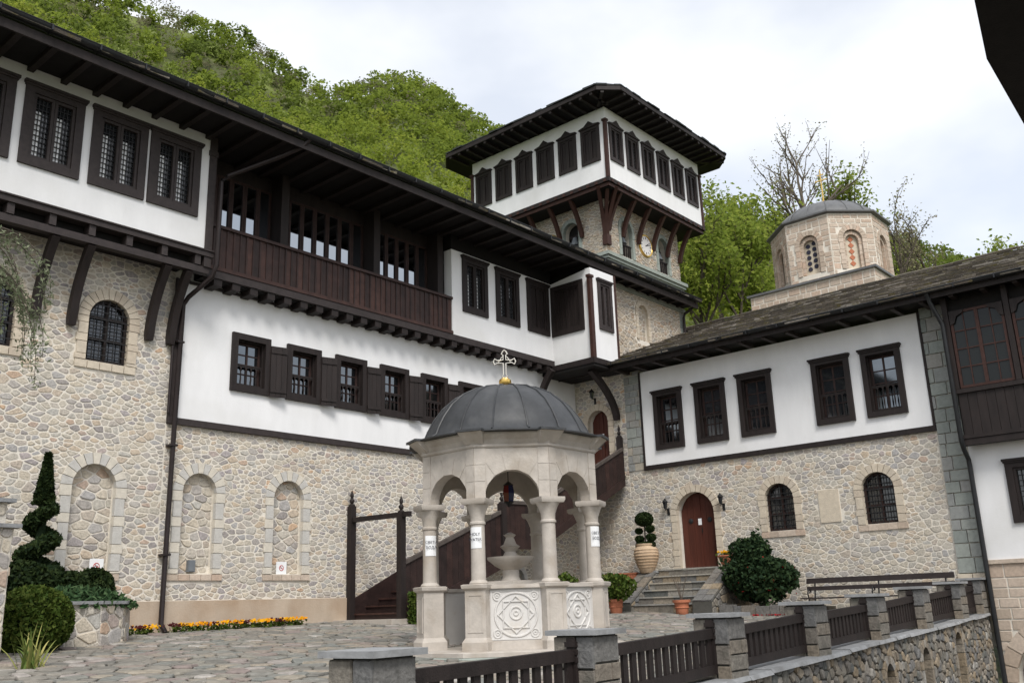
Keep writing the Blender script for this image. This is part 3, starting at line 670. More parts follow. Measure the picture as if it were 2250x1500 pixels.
for a, n_, m_ in ((DA, 13, 'block_cream'), (DB, 9, 'block_cream'), (HA, 11, 'block_cream'), (HB, 11, 'block_cream')):
    if a in (HA, HB): o = arch_window(FR, hall, a, 0, .22, 'wood_red', (6, 9))
    else:
        b = MB(FR); po = a.poly(16); b.prism(po, -.32, -.27); o = b.build('door', 'door_red', hall)
        for k, sx in enumerate((-1, 1)):
            x0, x1 = (a.c-a.hw+.01, a.c-.006) if sx < 0 else (a.c+.006, a.c+a.hw-.01)
            nb = 3; st = (x1-x0)/nb
            for q in range(nb):
                xa, xb = x0+q*st+.003, x0+(q+1)*st-.003; tp = [min(a.vs+a.rise*math.sqrt(max(0, 1-((x-a.c)/a.hw)**2)), 99) for x in (xa, xb)]
                l = MB(FR); l.prism([(xa, a.v0+.02), (xb, a.v0+.02), (xb, tp[1]-.01), (xa, tp[0]-.01)], -.269, -.24); l.build('door_board', 'door_red', o)
            xm = (x0+x1)/2
            if a is DA:
                l = MB(Frame(FR(xm, 2.22, -.24), FR.U, FR.V, FR.W)); l.lathe([(.075, 0), (.07, .02), (.03, .035), (.0, .036)], n=12); l.build('door_boss', 'iron', o)
        l = MB(FR); l.box(a.c-.035, a.c+.035, a.v0+.02, a.vs+a.rise-.06, -.239, -.215); l.build('door_strip', 'door_red', o)
        l = MB(FR); l.box(a.c+.05, a.c+.07, a.v0+1.0, a.v0+1.14, -.214, -.19); l.build('door_handle', 'iron', o)
        l = MB(FR); l.box(a.c-.055, a.c+.055, a.v0+1.22, a.v0+1.40, -.213, -.209) if a is DA else l.box(a.c-.05, a.c+.05, a.v0+1.3, a.v0+1.45, -.213, -.209); l.build('notice', 'white_paper', o)
    ring(FR, a, .2, -.10, .036, m_, o, RH, n_, .24, tint=lambda k: RH.random())
    if a in (HA, HB):
        for k in range(5): b = MB(FR); b.cur = RH.random(); b.box(a.c-.6+k*.245, a.c-.36+k*.245, a.v0-.16, a.v0-.01, -.05, .034+.002*k); b.build('sill_block', 'block_tan', o)
b = MB(FR); b.box(-10.24, -9.70, 1.84, 2.67, -.01, .03); pl = b.build('plaque', 'block_cream', hall, label='blank weathered cream stone plaque set in the rubble')
hwin = [(-15.01, -14.04), (-13.6, -12.61), (-12.2, -11.18), (-10.0, -8.97), (-8.65, -7.64)]
wall(FR, [(-15.44, 3.93), (-7.11, 3.93), (-7.11, 6.80), (-15.44, 6.80)], [[(a+.13, 4.47), (b-.13, 4.47), (b-.13, 5.97), (a+.13, 5.97)] for a, b in hwin], 'plaster', 'plaster_wall', hall, .04, .32)
b = MB(FR); b.box(-15.5, -7.06, 3.80, 3.93, -.02, .075); b.build('trim_board', 'wood', hall)
b = MB(FR); b.box(-15.5, -15.44, 3.931, 6.8, -.02, .07); b.build('trim_board', 'wood', hall)
b = MB(FR); b.box(-7.11, -7.05, 3.931, 6.8, -.02, .072); b.build('trim_board', 'wood', hall)
for i, (a, b_) in enumerate(hwin): baluster_window(FR, hall, a, b_, 4.34, 6.08, .045, 'wood', cap=True, t=.14, depth=.25, pane=('glass_mid', 'glass', 'glass', 'glass', 'glass_mid')[i])
b = MB(FR); b.box(-15.4, -7.1, 4.0, 6.8, -.6, -.34); b.build('unlit_room_core', 'soffit', hall)  # darkness of the interior is coloured in with a near-black block
# eave and roof
b = MB(FR); b.box(-17.98, -1.5, 6.90, 6.94, -3, .86); b.build('eave_soffit', 'soffit', hall)
for k in range(21):
    u = -15.9+k*.70; b = MB(FR); b.box(u, u+.11, 6.80, 6.898, .05, .80); b.build('rafter', 'wood_grey', hall)
b = MB(FR); b.box(-17.98, -1.5, 6.83, 7.0, .861, .89); b.build('eave_board', 'wood', hall)
gutter(FR, -16.1, -1.5, 7.04, .97, .085, hall)
SA = math.atan(.39)
FRr = Frame((22.93, 0, 7.0), (0, -1, 0), (math.cos(SA), 0, math.sin(SA)), (-math.sin(SA), 0, math.cos(SA)))
b = MB(FRr); b.box(-17.99, -1.5, .0, 8.1, -.05, 0); rf = b.build('roof', 'slate_dark', hall)
slates(FRr, -17.97, -1.5, -.06, 8.0, .26, .46, rf, RH, 300, hmin=.008, hmax=.045)
b = MB(FRr); b.box(-17.985, -17.80, .0, 8.1, .03, .09); b.build('flashing', 'zinc', hall)
for k in range(26):
    b = MB(FRr); b.cur = RH.random(); u = -17.6+k*.62; b.box(u, u+.6, 7.92, 8.22, .05, .10+RH.uniform(0, .03)); b.build('ridge_slab', 'slate', rf)
# far end: dark glazed bay over a white wall on block stonework
FE = Frame((23.75, 0, 0), (0, -1, 0), (0, 0, 1), (-1, 0, 0))
EAR = Arch(-5.05, 1.1, -2.6, -1.95)
ew = wall(FE, [(-6.42, -2.9), (-1.0, -2.9), (-1.0, .68), (-6.42, .68)], [EAR.poly()], 'mortar', 'stone_wall', hall, 0, .5)
pieces(ashlar(-6.40, -1.0, -2.9, .60, .24, .40, RH, .3, .15), FE, ew, 'block_tan', 'block', RH, [EAR.poly(14, .28)], joint=.014, h=(.010, .02), rnd=False, top=.95)
ring(FE, EAR, .32, -.1, .035, 'block_tan', ew, RH, 11, .3, tint=lambda k: RH.random())
b = MB(FE); b.prism(EAR.poly(14, .05), -.8, -.55); b.build('arch_shadow_wall', 'soffit', hall)
b = MB(FE); b.box(-6.42, -1.0, .60, .69, -.02, .06); b.build('string_course', 'block_tan', hall)
wall(FE, [(-6.38, .69), (-1.0, .69), (-1.0, 3.4), (-6.38, 3.4)], [[(-5.5, 1.62), (-4.5, 1.62), (-4.5, 2.72), (-5.5, 2.72)]], 'plaster', 'plaster_wall', hall, .02, .3)
casement_window(FE, hall, -5.66, -4.36, 1.47, 2.86, .03, 'wood', t=.16, curtain=0, lattice=(4, 8))
FB2 = Frame((23.35, 0, 0), (0, -1, 0), (0, 0, 1), (-1, 0, 0))
b = MB(FB2); b.box(-6.35, -1.0, 3.35, 6.89, -.6, -.12); b.build('bay_core', 'soffit', hall)
for (u0, u1, v0, v1, nm) in ((-6.36, -1, 3.28, 3.42, 'bearer_beam'), (-6.36, -1, 4.50, 4.60, 'balcony_rail'), (-6.36, -1, 3.43, 3.52, 'balcony_rail')):
    b = MB(FB2); b.box(u0, u1, v0, v1, -.2, .03+(.02 if 'rail' in nm else 0)); b.build(nm, 'wood', hall)
for k in range(27):
    u = -6.30+k*.2; b = MB(FB2); b.cur = .1; b.box(u, u+.192, 3.525, 4.495, -.05, -.005*(k % 2)); b.build('board', 'wood', hall)
for u in (-6.30, -4.95, -3.6, -2.3): b = MB(FB2); b.box(u-.06, u+.06, 4.61, 6.88, -.1, .03); b.build('bay_post', 'wood', hall)
for (a, b_) in ((-6.22, -5.03), (-4.87, -3.68), (-3.52, -2.38)):
    o = MB(FB2); frame4(o, a, b_, 4.62, 6.5, .06, -.06, .0); o = o.build('window', 'wood_rust', hall)
    s = MB(FB2); c = (a+b_)/2; s.box(c-.04, c+.04, 4.68, 6.44, -.055, -.005)
    for k in range(1, 4): y = 4.68+1.76*k/4; s.box(a+.06, c-.04, y-.014, y+.014, -.05, -.01); s.box(c+.04, b_-.06, y-.014, y+.014, -.05, -.01)
    for x_ in ((a+c)/2, (b_+c)/2): s.box(x_-.012, x_+.012, 4.68, 6.44, -.048, -.012)
    s.build('glazing_bar', 'wood_rust', o); p = MB(FB2); p.box(a+.04, b_-.04, 4.66, 6.46, -.04, -.033); p.build('pane', 'glass_dark', o)
    for sx, x_ in ((1, a), (-1, b_)):
        q = MB(FB2); q.prism([(x_, 6.5), (x_+sx*.34, 6.5), (x_+sx*.30, 6.42), (x_+sx*.16, 6.36), (x_+sx*.10, 6.2), (x_, 6.16)][::sx], .001, .03); q.build('corner_bracket', 'wood', o)
b = MB(); b.tube([FR(-6.55, 7.0, .93), FR(-6.52, 6.75, .85), FR(-6.40, 6.3, .66), FR(-6.37, 6.2, .64), FR(-6.37, 3.4, .64), FR(-6.37, 3.2, .55), FR(-6.38, 3.0, .28), FR(-6.38, 2.8, .25), FR(-6.38, -2.7, .25)], .055, 9); b.build('downpipe', 'gutter', hall, smooth=True)

# ------------------------------------------------------------------ clock tower
tower = root('clock_tower', (28.7, 20.5, -.3), 'square clock tower with white timbered top storey on curved brackets', 'tower')
RT = random.Random(31)
FTf = Frame((0, 18.0, 0), (1, 0, 0), (0, 0, 1), (0, -1, 0)); FTl = Frame((26.24, 0, 0), (0, -1, 0), (0, 0, 1), (-1, 0, 0))
TA1, TA2 = Arch(27.55, .36, 12.25, 13.35), Arch(30.05, .36, 12.25, 13.35)
TB1, TB2 = Arch(-19.55, .36, 12.25, 13.35), Arch(-21.6, .36, 12.25, 13.35)
for fr, u0, u1, ars, clk in ((FTf, 26.24, 31.25, (TA1, TA2), 28.8), (FTl, -23.0, -18.0, (TB1, TB2), -20.55)):
    hs = [a.poly() for a in ars]
    e_ = .004; tw = wall(fr, [(u0+e_, 5), (u1-e_, 5), (u1-e_, 14.6), (u0+e_, 14.6)], hs, 'mortar', 'stone_wall', tower, 0, .35)
    cl = voronoi(u0, u1, 10.5, 11.75, .23, 1.6, RT)+voronoi(u0, u1, 12.15, 14.5, .17, 1.9, RT)
    hp = [a.poly(14, .13) for a in ars]+[[(clk+.52*math.cos(2*PI*k/12), 13.05+.52*math.sin(2*PI*k/12)) for k in range(12)]]
    pieces(cl, fr, tw, 'stone_tower', 'stone', RT, hp, joint=.010, h=(.008, .03), limit=300 if fr is FTf else 120)
    # cornice and corner stones of greenish stone
    for k, (v0, v1, pr) in enumerate(((11.75, 11.86, .08), (11.861, 11.97, .14), (11.971, 12.10, .20))):
        b = MB(fr); b.box(u0-pr*.98, u1+pr*.98, v0, v1, -.05, pr+.001*k); b.build('cornice', 'green_stone', tower)
    for a in ars:
        o = MB(fr); o.prism(a.poly(14, .01), -.36, -.34); o = o.build('belfry_opening', 'soffit', tower)
        ring(fr, a, .15, -.12, .04, 'green_stone', o, RT, 7, .4, tint=lambda k: .5)
        q = MB(fr); q.box(a.c-.36, a.c+.36, 12.72, 12.77, -.1, -.03); q.build('rail', 'wood', o)
        for k in range(6): q = MB(fr); x = a.c-.31+k*.124; q.box(x-.02, x+.02, 12.25, 12.72, -.09, -.05); q.build('baluster', 'wood', o)
        q = MB(fr); q.box(a.c-.3, a.c+.3, 13.18, 13.3, -.30, -.26); q.build('bell_beam', 'wood', o)
        q = MB(Frame(fr(a.c, 12.86, -.22), fr.U, fr.W*-1, fr.V)); q.lathe([(.20, 0), (.17, .06), (.12, .2), (.09, .3), (.02, .34)], n=12); q.build('bell', 'zinc', o, smooth=True)
    # clock
    cf_ = Frame(fr(clk, 13.05, 0), fr.U, fr.V, fr.W)
    q = MB(cf_); q.lathe([(.42, 0), (.42, .05)], n=36); o = q.build('clock', 'clock_face', tower)
    q = MB(cf_); vs = []; n = 40
    for k in range(n):
        a = 2*PI*k/n
        for r_, z_ in ((.375, .051), (.39, .075), (.425, .08), (.455, .055), (.455, -.01)): vs.append((r_*math.cos(a), r_*math.sin(a), z_))
    q.add(vs, [(k*5+j, k*5+j+1, ((k+1) % n)*5+j+1, ((k+1) % n)*5+j) for k in range(n) for j in range(4)]); q.build('clock_ring', 'gold', o, smooth=True)
    q = MB(cf_)
    for k in range(12):
        a = PI/2-2*PI*k/12; d = Vector((math.cos(a), math.sin(a), 0)); s_ = Vector((-d.y, d.x, 0))
        for off in ((-.018, 0, .018) if k % 3 == 0 else (-.01, .012)): q.bar(tuple(d*.26+s_*off+Vector((0, 0, .053))), tuple(d*.345+s_*off+Vector((0, 0, .053))), .009, .004, (0, 0, 1))
    q.build('numerals', 'ink', o)
    for nm, ang, L, wd in (('hour_hand', 55, .21, .03), ('minute_hand', 72, .32, .02)):
        q = MB(cf_); a = R(90-ang); q.bar((-.05*math.cos(a), -.05*math.sin(a), .06), (L*math.cos(a), L*math.sin(a), .06), wd, .006); q.build(nm, 'ink', o)
    for u in [u0+.03, u1-.03]+[u0+(u1-u0)*k/5 for k in (1, 2, 3, 4)]:
        if fr is FTl and u > -18.1: continue
        brace(fr, min(max(u, u0+.08), u1-.08), .74, 12.95, 14.32, tower, .13, m='wood_rust', th=.15, pw=1.6)
# corner brackets fan out
for ang in (25, 45, 65):
    a = R(180+ang); d = Vector((math.cos(a), math.sin(a), 0)); s_ = Vector((d.y, -d.x, 0))
    brace(Frame((26.3, 18.06, 0), s_, (0, 0, 1), d), 0, .95, 12.75, 14.32, tower, .13, m='wood_rust', th=.15, pw=1.6)
b = MB(); b.box(26.15, 26.40, 17.88, 18.1, 12.4, 12.78); b.build('corner_corbel', 'wood_rust', tower)
for v in range(12):
    for fr, u in ((FTf, 26.24),):
        b = MB(fr); b.cur = RT.uniform(.2, .9); L = .42 if v % 2 else .26; b.box(u-.03, u+L, 8.1+v*.3, 8.39+v*.3, -.1, .038); b.build('quoin', 'block_green', tower)
# top storey
X0, X1, Y0, Y1, TZ0, TZ1 = 25.44, 32.0, 17.2, 23.76, 14.52, 17.3
b = MB(); b.box(X0+.3, X1-.3, Y0+.3, Y1-.3, 14.45, 17.5); b.build('unlit_room_core', 'soffit', tower)  # near-black fill stands for the shade inside the storey
FUf = Frame((0, Y0, 0), (1, 0, 0), (0, 0, 1), (0, -1, 0)); FUl = Frame((X0, 0, 0), (0, -1, 0), (0, 0, 1), (-1, 0, 0))
FUb = Frame((X1, 0, 0), (0, 1, 0), (0, 0, 1), (1, 0, 0)); FUk = Frame((0, Y1, 0), (-1, 0, 0), (0, 0, 1), (0, 1, 0))
for fr, u0, u1 in ((FUf, X0, X1), (FUl, -Y1, -Y0), (FUb, Y0, Y1), (FUk, -X1, -X0)):
    wins = [(u0+.20+k*1.055, u0+.20+k*1.055+.83) for k in range(6)] if fr in (FUf, FUl) else []
    e_ = .004; wall(fr, [(u0+e_, TZ0), (u1-e_, TZ0), (u1-e_, TZ1), (u0+e_, TZ1)], [[(a+.1, 15.4), (b_-.1, 15.4), (b_-.1, 16.6), (a+.1, 16.6)] for a, b_ in wins], 'plaster', 'top_wall', tower, 0, .2)
    for a, b_ in wins: casement_window(fr, tower, a, b_, 15.27, 16.68, .004, 'wood' if fr is FUl else 'wood_grey', cap=False, peak=.26, t=.11, curtain=0, lattice=(3, 9), closed=(fr is FUl))
    b = MB(fr); b.box(u0-.05, u1+.05, 14.36, 14.52, -.25, .06); b.build('fascia_beam', 'wood', tower)
    b = MB(fr); b.box(u0+.02, u1-.02, 14.22, 14.355, -.5, .0); b.build('bearer_beam', 'wood_rust', tower)
    if fr in (FUf, FUl):
        for k in range(18): u = u0+.1+k*.37; q = MB(fr); q.box(u, u+.12, 14.36, 14.45, .061, .09); q.build('joist_end', 'wood_rust', tower)
for x, y in ((X0, Y0), (X1, Y0), (X0, Y1)): b = MB(); b.box(x-.06, x+.06, y-.06, y+.06, 14.53, 16.72); b.box(x-.09, x+.09, y-.09, y+.09, 16.72, 16.80); b.build('corner_post', 'wood_rust', tower)
b = MB(); b.box(X0+.05, X1-.05, Y0+.05, Y1-.05, 14.2, 14.3); b.build('jetty_soffit', 'soffit', tower)
# hipped roof with clipped corners
O_ = 1.05; ch = .62; ex0, ex1, ey0, ey1 = X0-O_, X1+O_, Y0-O_, Y1+O_
oct_ = [(ex0+ch, ey0), (ex1-ch, ey0), (ex1, ey0+ch), (ex1, ey1-ch), (ex1-ch, ey1), (ex0+ch, ey1), (ex0, ey1-ch), (ex0, ey0+ch)]
b = MB(); cx_, cy_ = (X0+X1)/2, (Y0+Y1)/2
b.add([(p[0], p[1], 17.52) for p in oct_]+[(cx_+(p[0]-cx_)*.1, cy_+(p[1]-cy_)*.1, 20.0) for p in oct_]+[(p[0], p[1], 17.46) for p in oct_], [(i, (i+1) % 8, 8+(i+1) % 8, 8+i) for i in range(8)]+[tuple(range(8, 16))]+[((i+1) % 8, i, 16+i, 16+(i+1) % 8) for i in range(8)])
trf = b.build('roof', 'slate_dark', tower)
b = MB(); b.prism([(p[0], p[1]) for p in oct_], 17.36, 17.40); b.build('eave_soffit', 'soffit', tower)
b = MB()
for i in range(8): p, q = oct_[i], oct_[(i+1) % 8]; b.bar((p[0], p[1], 17.43), (q[0], q[1], 17.43), .06, .15)
b.build('eave_board', 'wood', tower)
for i in range(8):
    p, q = Vector(oct_[i]), Vector(oct_[(i+1) % 8]); L = (q-p).length; n = max(2, int(L/.46)); mid = Vector((cx_, cy_))
    if i not in (0, 7, 6, 1): continue
    for k in range(n+(0 if L > 2 else -1)):
        a = p.lerp(q, (k+.5)/n); nrm = Vector(((q-p).y, -(q-p).x)).normalized(); e = a-nrm*1.0
        r_ = MB(); r_.bar((a.x, a.y, 17.31), (e.x, e.y, 17.31), .11, .10); r_.build('rafter', 'wood', tower)
    # slates along the rim
    k = 0; x = 0
    d = (q-p).normalized(); nrm = Vector((d.y, -d.x))
    while x < L:
        wd = RT.uniform(.25, .5); r_ = MB(); r_.cur = RT.random()*.6; a = p+d*x; c = p+d*min(x+wd-.01, L)
        ins = nrm*-.5; zz = .18; h = RT.uniform(.03, .08); oo = nrm*RT.uniform(.02, .09)
        r_.add([(a.x+oo.x, a.y+oo.y, 17.53), (c.x+oo.x, c.y+oo.y, 17.53), (c.x+ins.x, c.y+ins.y, 17.53+zz), (a.x+ins.x, a.y+ins.y, 17.53+zz), (a.x+oo.x, a.y+oo.y, 17.53+h), (c.x+oo.x, c.y+oo.y, 17.53+h*RT.uniform(.6, 1.1)), (c.x+ins.x, c.y+ins.y, 17.55+zz+.02), (a.x+ins.x, a.y+ins.y, 17.55+zz+.02)], [(0, 3, 2, 1), (4, 5, 6, 7), (0, 1, 5, 4), (1, 2, 6, 5), (2, 3, 7, 6), (3, 0, 4, 7)])
        r_.build('slate', 'slate_dark', trf); x += wd

# ------------------------------------------------------------------ domed church behind the hall roof
church = root('domed_church', (33.3, 12.67, 6), 'small brick-pattern church drum with eight arched sides and lead dome behind the slate roof', 'church')
RC = random.Random(41); CX, CY = 33.3, 12.67
hs_ = 2.31
for fr, u0, u1 in ((Frame((CX-hs_, 0, 0), (0, -1, 0), (0, 0, 1), (-1, 0, 0)), -CY-hs_, -CY+hs_), (Frame((0, CY-hs_, 0), (1, 0, 0), (0, 0, 1), (0, -1, 0)), CX-hs_, CX+hs_)):
    e_ = .004; bw = wall(fr, [(u0+e_, 7), (u1-e_, 7), (u1-e_, 10.72), (u0+e_, 10.72)], [], 'mortar', 'base_wall', church, 0, .3)
    pieces(ashlar(u0, u1, 9.0, 10.68, .21, .36, RC, .4, .2), fr, bw, 'block_tan', 'block', RC, (), joint=.019, h=(.008, .016), rnd=False, top=.95)
b = MB(); b.box(CX-hs_-.1, CX+hs_+.1, CY-hs_-.1, CY+hs_+.1, 10.72, 10.80); b.box(CX-hs_+.2, CX+hs_-.2, CY-hs_+.2, CY+hs_-.2, 10.8, 10.9); b.build('base_roof', 'lead_light', church)
b = MB(); b.box(CX-hs_-.04, CX+hs_, CY-hs_-.04, CY+hs_, 8.5, 10.06); b.build('lead_flashing', 'zinc', church)
RD = 2.12
for k in range(8):
    a0, a1 = R(22.5+45*k), R(22.5+45*(k+1)); p0 = Vector((CX+RD*math.cos(a0), CY+RD*math.sin(a0), 0)); p1 = Vector((CX+RD*math.cos(a1), CY+RD*math.sin(a1), 0))
    mid = (p0+p1)/2; nrm = (mid-Vector((CX, CY, 0))).normalized(); U = nrm.cross(Vector((0, 0, 1)))*-1; hl = (p1-p0).length/2
    fr = Frame(mid, U, (0, 0, 1), nrm); ar = Arch(0, .36, 11.15, 12.3)
    dw = wall(fr, [(-hl, 10.8), (hl, 10.8), (hl, 13.3), (-hl, 13.3)], [ar.poly()], 'mortar', 'drum_wall', church, 0, .2)
    vis = k in (2, 3, 4, 5, 6)
    if vis:
        pieces(ashlar(-hl+.005, hl-.005, 10.9, 13.24, .205, .34, RC, .4, .2), fr, dw, 'block_tan', 'block', RC, [ar.poly(14, .16)], joint=.018, h=(.008, .016), rnd=False, top=.95, limit=110)
        ring(fr, ar, .17, -.05, .03, 'block_tan', dw, RC, 11, .2, tint=lambda q: RC.random())
        ai = Arch(0, .25, 11.2, 12.25); ring(fr, ai, .11, -.15, -.06, 'block_tan', dw, RC, 9, .2, tint=lambda q: RC.random())
    b = MB(fr); b.prism(ar.poly(14, .01), -.24, -.20); b.build('drum_window', 'block_cream', church)
    if k == 3:
        for j in range(5):
            for sx in (-1, 1):
                q = MB(Frame(fr(sx*.115, 11.42+j*.22+(.07 if sx > 0 else 0), -.195), fr.U, fr.V, fr.W)); q.lathe([(.085, 0), (.085, .02)], n=8); q.build('window_light', 'ink', church)
    elif vis:
        for j in range(5): q = MB(fr); y = 11.42+j*.23; q.prism([(-.11, y), (0, y-.11), (.11, y), (0, y+.11)], -.2, -.18); q.build('diamond_brick', 'terracotta', church)
b = MB(); b.lathe([(2.14, 13.28), (2.27, 13.32), (2.27, 13.38), (2.05, 13.44), (1.92, 13.55), (1.82, 13.85), (1.55, 14.2), (1.1, 14.48), (.6, 14.63), (.1, 14.68)], (CX, CY, 0), 8, R(22.5)); b.build('eave', 'lead', church) if False else None
b = MB(); b.lathe([(2.12, 13.27), (2.27, 13.31), (2.27, 13.37), (1.9, 13.47)], (CX, CY, 0), 8, R(22.5)); b.build('drum_eave', 'lead_light', church)
b = MB(); b.lathe([(1.90, 13.40), (1.86, 13.52), (1.72, 13.74), (1.45, 13.98), (1.05, 14.2), (.55, 14.34), (.08, 14.40)], (CX, CY, 0), 24); dm = b.build('dome', 'lead_light', church, smooth=True)
for k in range(16):
    a = 2*PI*k/16; b = MB(); b.tube([(CX+r_*math.cos(a), CY+r_*math.sin(a), z_+.008) for r_, z_ in [(1.90, 13.42), (1.86, 13.52), (1.72, 13.74), (1.45, 13.98), (1.05, 14.2), (.55, 14.34), (.1, 14.40)]], .018, 5); b.build('dome_seam', 'lead_light', dm)
b = MB(); b.tube([(CX, CY, 14.38), (CX, CY, 15.95)], [.035, .022], 6); b.bar((CX, CY-.24, 15.5), (CX, CY+.24, 15.5), .035, .04); b.bar((CX, CY-.13, 15.72), (CX, CY+.13, 15.72), .03, .035); b.lathe([(.03, 14.42), (.11, 14.5), (.11, 14.58), (.03, 14.66)], (CX, CY, 0), 10); b.build('cross', 'gold', church)

# ------------------------------------------------------------------ wooden staircase along the wing
st = root('wooden_staircase', (19, 17, -.2), 'dark wooden staircase with boarded balustrade climbing along the stone wall', 'staircase')
RS = random.Random(3); WO = 1.85
def step_line(u): return -.2+.168*max(0, (u-14.6)/.40)
nst = 9
for i in range(nst):
    u = 14.75+i*.40; z = -.2+.168*(i+1)
    b = MB(FL); b.cur = .9; b.box(u-.03, u+.40, z-.035, z, .08, WO-.05); b.build('tread', 'wood_red', st)
    b = MB(FL); b.cur = .3; b.box(u, u+.02, z-.166, z-.036, .08, WO-.05); b.build('riser', 'wood_red', st)
b = MB(FL); b.cur = .3; b.box(18.30, 19.65, 1.55, 1.63, .06, WO-.02); b.build('landing', 'wood_red', st)
for i in range(12):
    u = 19.65+i*.352; z = 1.63+.175*(i+1)
    b = MB(FL); b.cur = .7; b.box(u-.03, u+.352, z-.035, z, .08, WO-.05); b.build('tread', 'wood_red', st)
    b = MB(FL); b.cur = .3; b.box(u, u+.02, z-.173, z-.036, .08, WO-.05); b.build('riser', 'wood_red', st)
b = MB(); b.box(14.2, 15.0, 15.95, 17.95, -.5, -.17); b.build('bottom_slab', 'marble', st)
def post(u, wv, z0, z1, par, fin=.36, r=.075):
    b = MB(Frame(FL(u, 0, wv), (1, 0, 0), (0, 1, 0), (0, 0, 1)))
    b.box(-r, r, -r, r, z0, z1); b.lathe([(r*1.05, z1), (r*1.05, z1+.03), (.03, z1+.06), (.055, z1+.10), (.06, z1+.14), (.028, z1+.19), (.045, z1+.24), (.04, z1+.28), (.012, z1+fin), (.0, z1+fin+.04)], n=10)
    return b.build('newel_post', 'wood', par, smooth=True)
post(14.67, .10, -.2, 2.45, st); post(14.67, WO, -.2, 2.15, st); post(18.12, WO, 1.0, 2.55, st, .26, .085); post(23.72, WO-.1, 3.4, 4.9, st)
b = MB(); b.bar(FL(14.67, 2.12, .05), FL(14.67, 2.10, WO+.3), .09, .11); b.build('cross_beam', 'wood', st)
def balustrade(u0, u1, r0, r1, s0, s1, wv, par, bw=.19):
    n = max(2, int((u1-u0)/bw))
    for k in range(n):
        a, c = u0+(u1-u0)*k/n+.003, u0+(u1-u0)*(k+1)/n-.003; f = lambda x, p, q: p+(q-p)*(x-u0)/(u1-u0)
        b = MB(FL); b.cur = RS.random()*.6; b.prism([(a, f(a, s0, s1)+.2), (c, f(c, s0, s1)+.2), (c, f(c, r0, r1)-.05), (a, f(a, r0, r1)-.05)], wv-.02-.004*(k % 2), wv+.01); b.build('board', 'wood_red', par)
    for (y0, y1, h, t) in ((r0, r1, .09, .05), (s0+.1, s1+.1, .24, .03)):
        b = MB(FL); b.cur = .35; b.prism([(u0, y0-h/2), (u1, y1-h/2), (u1, y1+h/2), (u0, y0+h/2)], wv-t, wv+t); b.build('handrail' if h < .1 else 'stringer', 'wood_pale' if h < .1 else 'wood_red', par)
balustrade(14.75, 18.04, 1.04, 2.33, -.26, .95, WO, st); balustrade(18.2, 19.62, 2.60, 2.62, 1.45, 1.45, WO, st); balustrade(19.68, 23.7, 2.66, 4.52, 1.50, 3.42, WO, st)
b = MB(FL); b.cur = .3; b.prism([(14.72, -.2), (18.3, 1.2), (18.3, 1.95), (14.72, .28)], .06, .11); b.build('stringer', 'wood_red', st)
b = MB(FL); b.cur = .3; b.prism([(19.6, 1.5), (23.8, 3.5), (23.8, 4.2), (19.6, 2.2)], .06, .11); b.build('stringer', 'wood_red', st)

# ------------------------------------------------------------------ fountain kiosk
FCX, FCY = 11.42, 10.03; FRAD = 1.35; FROT = YAW+PI+R(3)
fz = -.70
kiosk = root('fountain_kiosk', (FCX, FCY, fz), 'octagonal marble fountain kiosk with columns, arches and ribbed lead dome', 'fountain')
RK = random.Random(8)
def fpos(k, r): a = FROT+R(22.5+45*k); return Vector((FCX+r*math.cos(a), FCY+r*math.sin(a), 0))
b = MB(); b.lathe([(2.0, fz-.25), (2.0, -.66), (1.97, -.64)], (FCX, FCY, 0), 8, FROT+R(22.5)); b.build('platform', 'green_stone', kiosk)
b = MB(); b.lathe([(1.98, -.64), (1.98, -.585), (1.95, -.575)], (FCX, FCY, 0), 8, FROT+R(22.5)); b.build('platform', 'marble', kiosk)
for k in range(8):
    c = fpos(k, FRAD); a = FROT+R(22.5+45*k); fr = Frame(c, (-math.sin(a), math.cos(a), 0), (0, 0, 1), (math.cos(a), math.sin(a), 0))
    fw_ = Frame(c, (math.cos(a), math.sin(a), 0), (-math.sin(a), math.cos(a), 0), (0, 0, 1))
    q = MB(fw_); q.lathe([(.275, -.575), (.275, -.46), (.25, -.43), (.225, -.40)], n=4, a0=PI/4); q.lathe([(.222, -.40), (.222, .25)], n=4, a0=PI/4); q.lathe([(.235, .25), (.275, .275), (.285, .32), (.25, .33)], n=4, a0=PI/4)
    o = q.build('pedestal', 'marble', kiosk)
    q = MB(fr); frame4(q, -.115, .115, -.33, .19, .02, .157, .166); q.build('pedestal_panel', 'marble', o)
    q = MB(fw_); q.lathe([(.135, .33), (.14, .345), (.125, .37), (.106, .385), (.101, 1.16), (.117, 1.175), (.117, 1.20), (.103, 1.215), (.108, 1.30), (.145, 1.40), (.18, 1.46)], n=18); q.lathe([(.25, 1.455), (.275, 1.49), (.275, 1.535)], n=4, a0=PI/4)
    q.build('column', 'marble', kiosk, smooth=True)
ap = FRAD*math.cos(R(22.5)); hl = FRAD*math.sin(R(22.5))
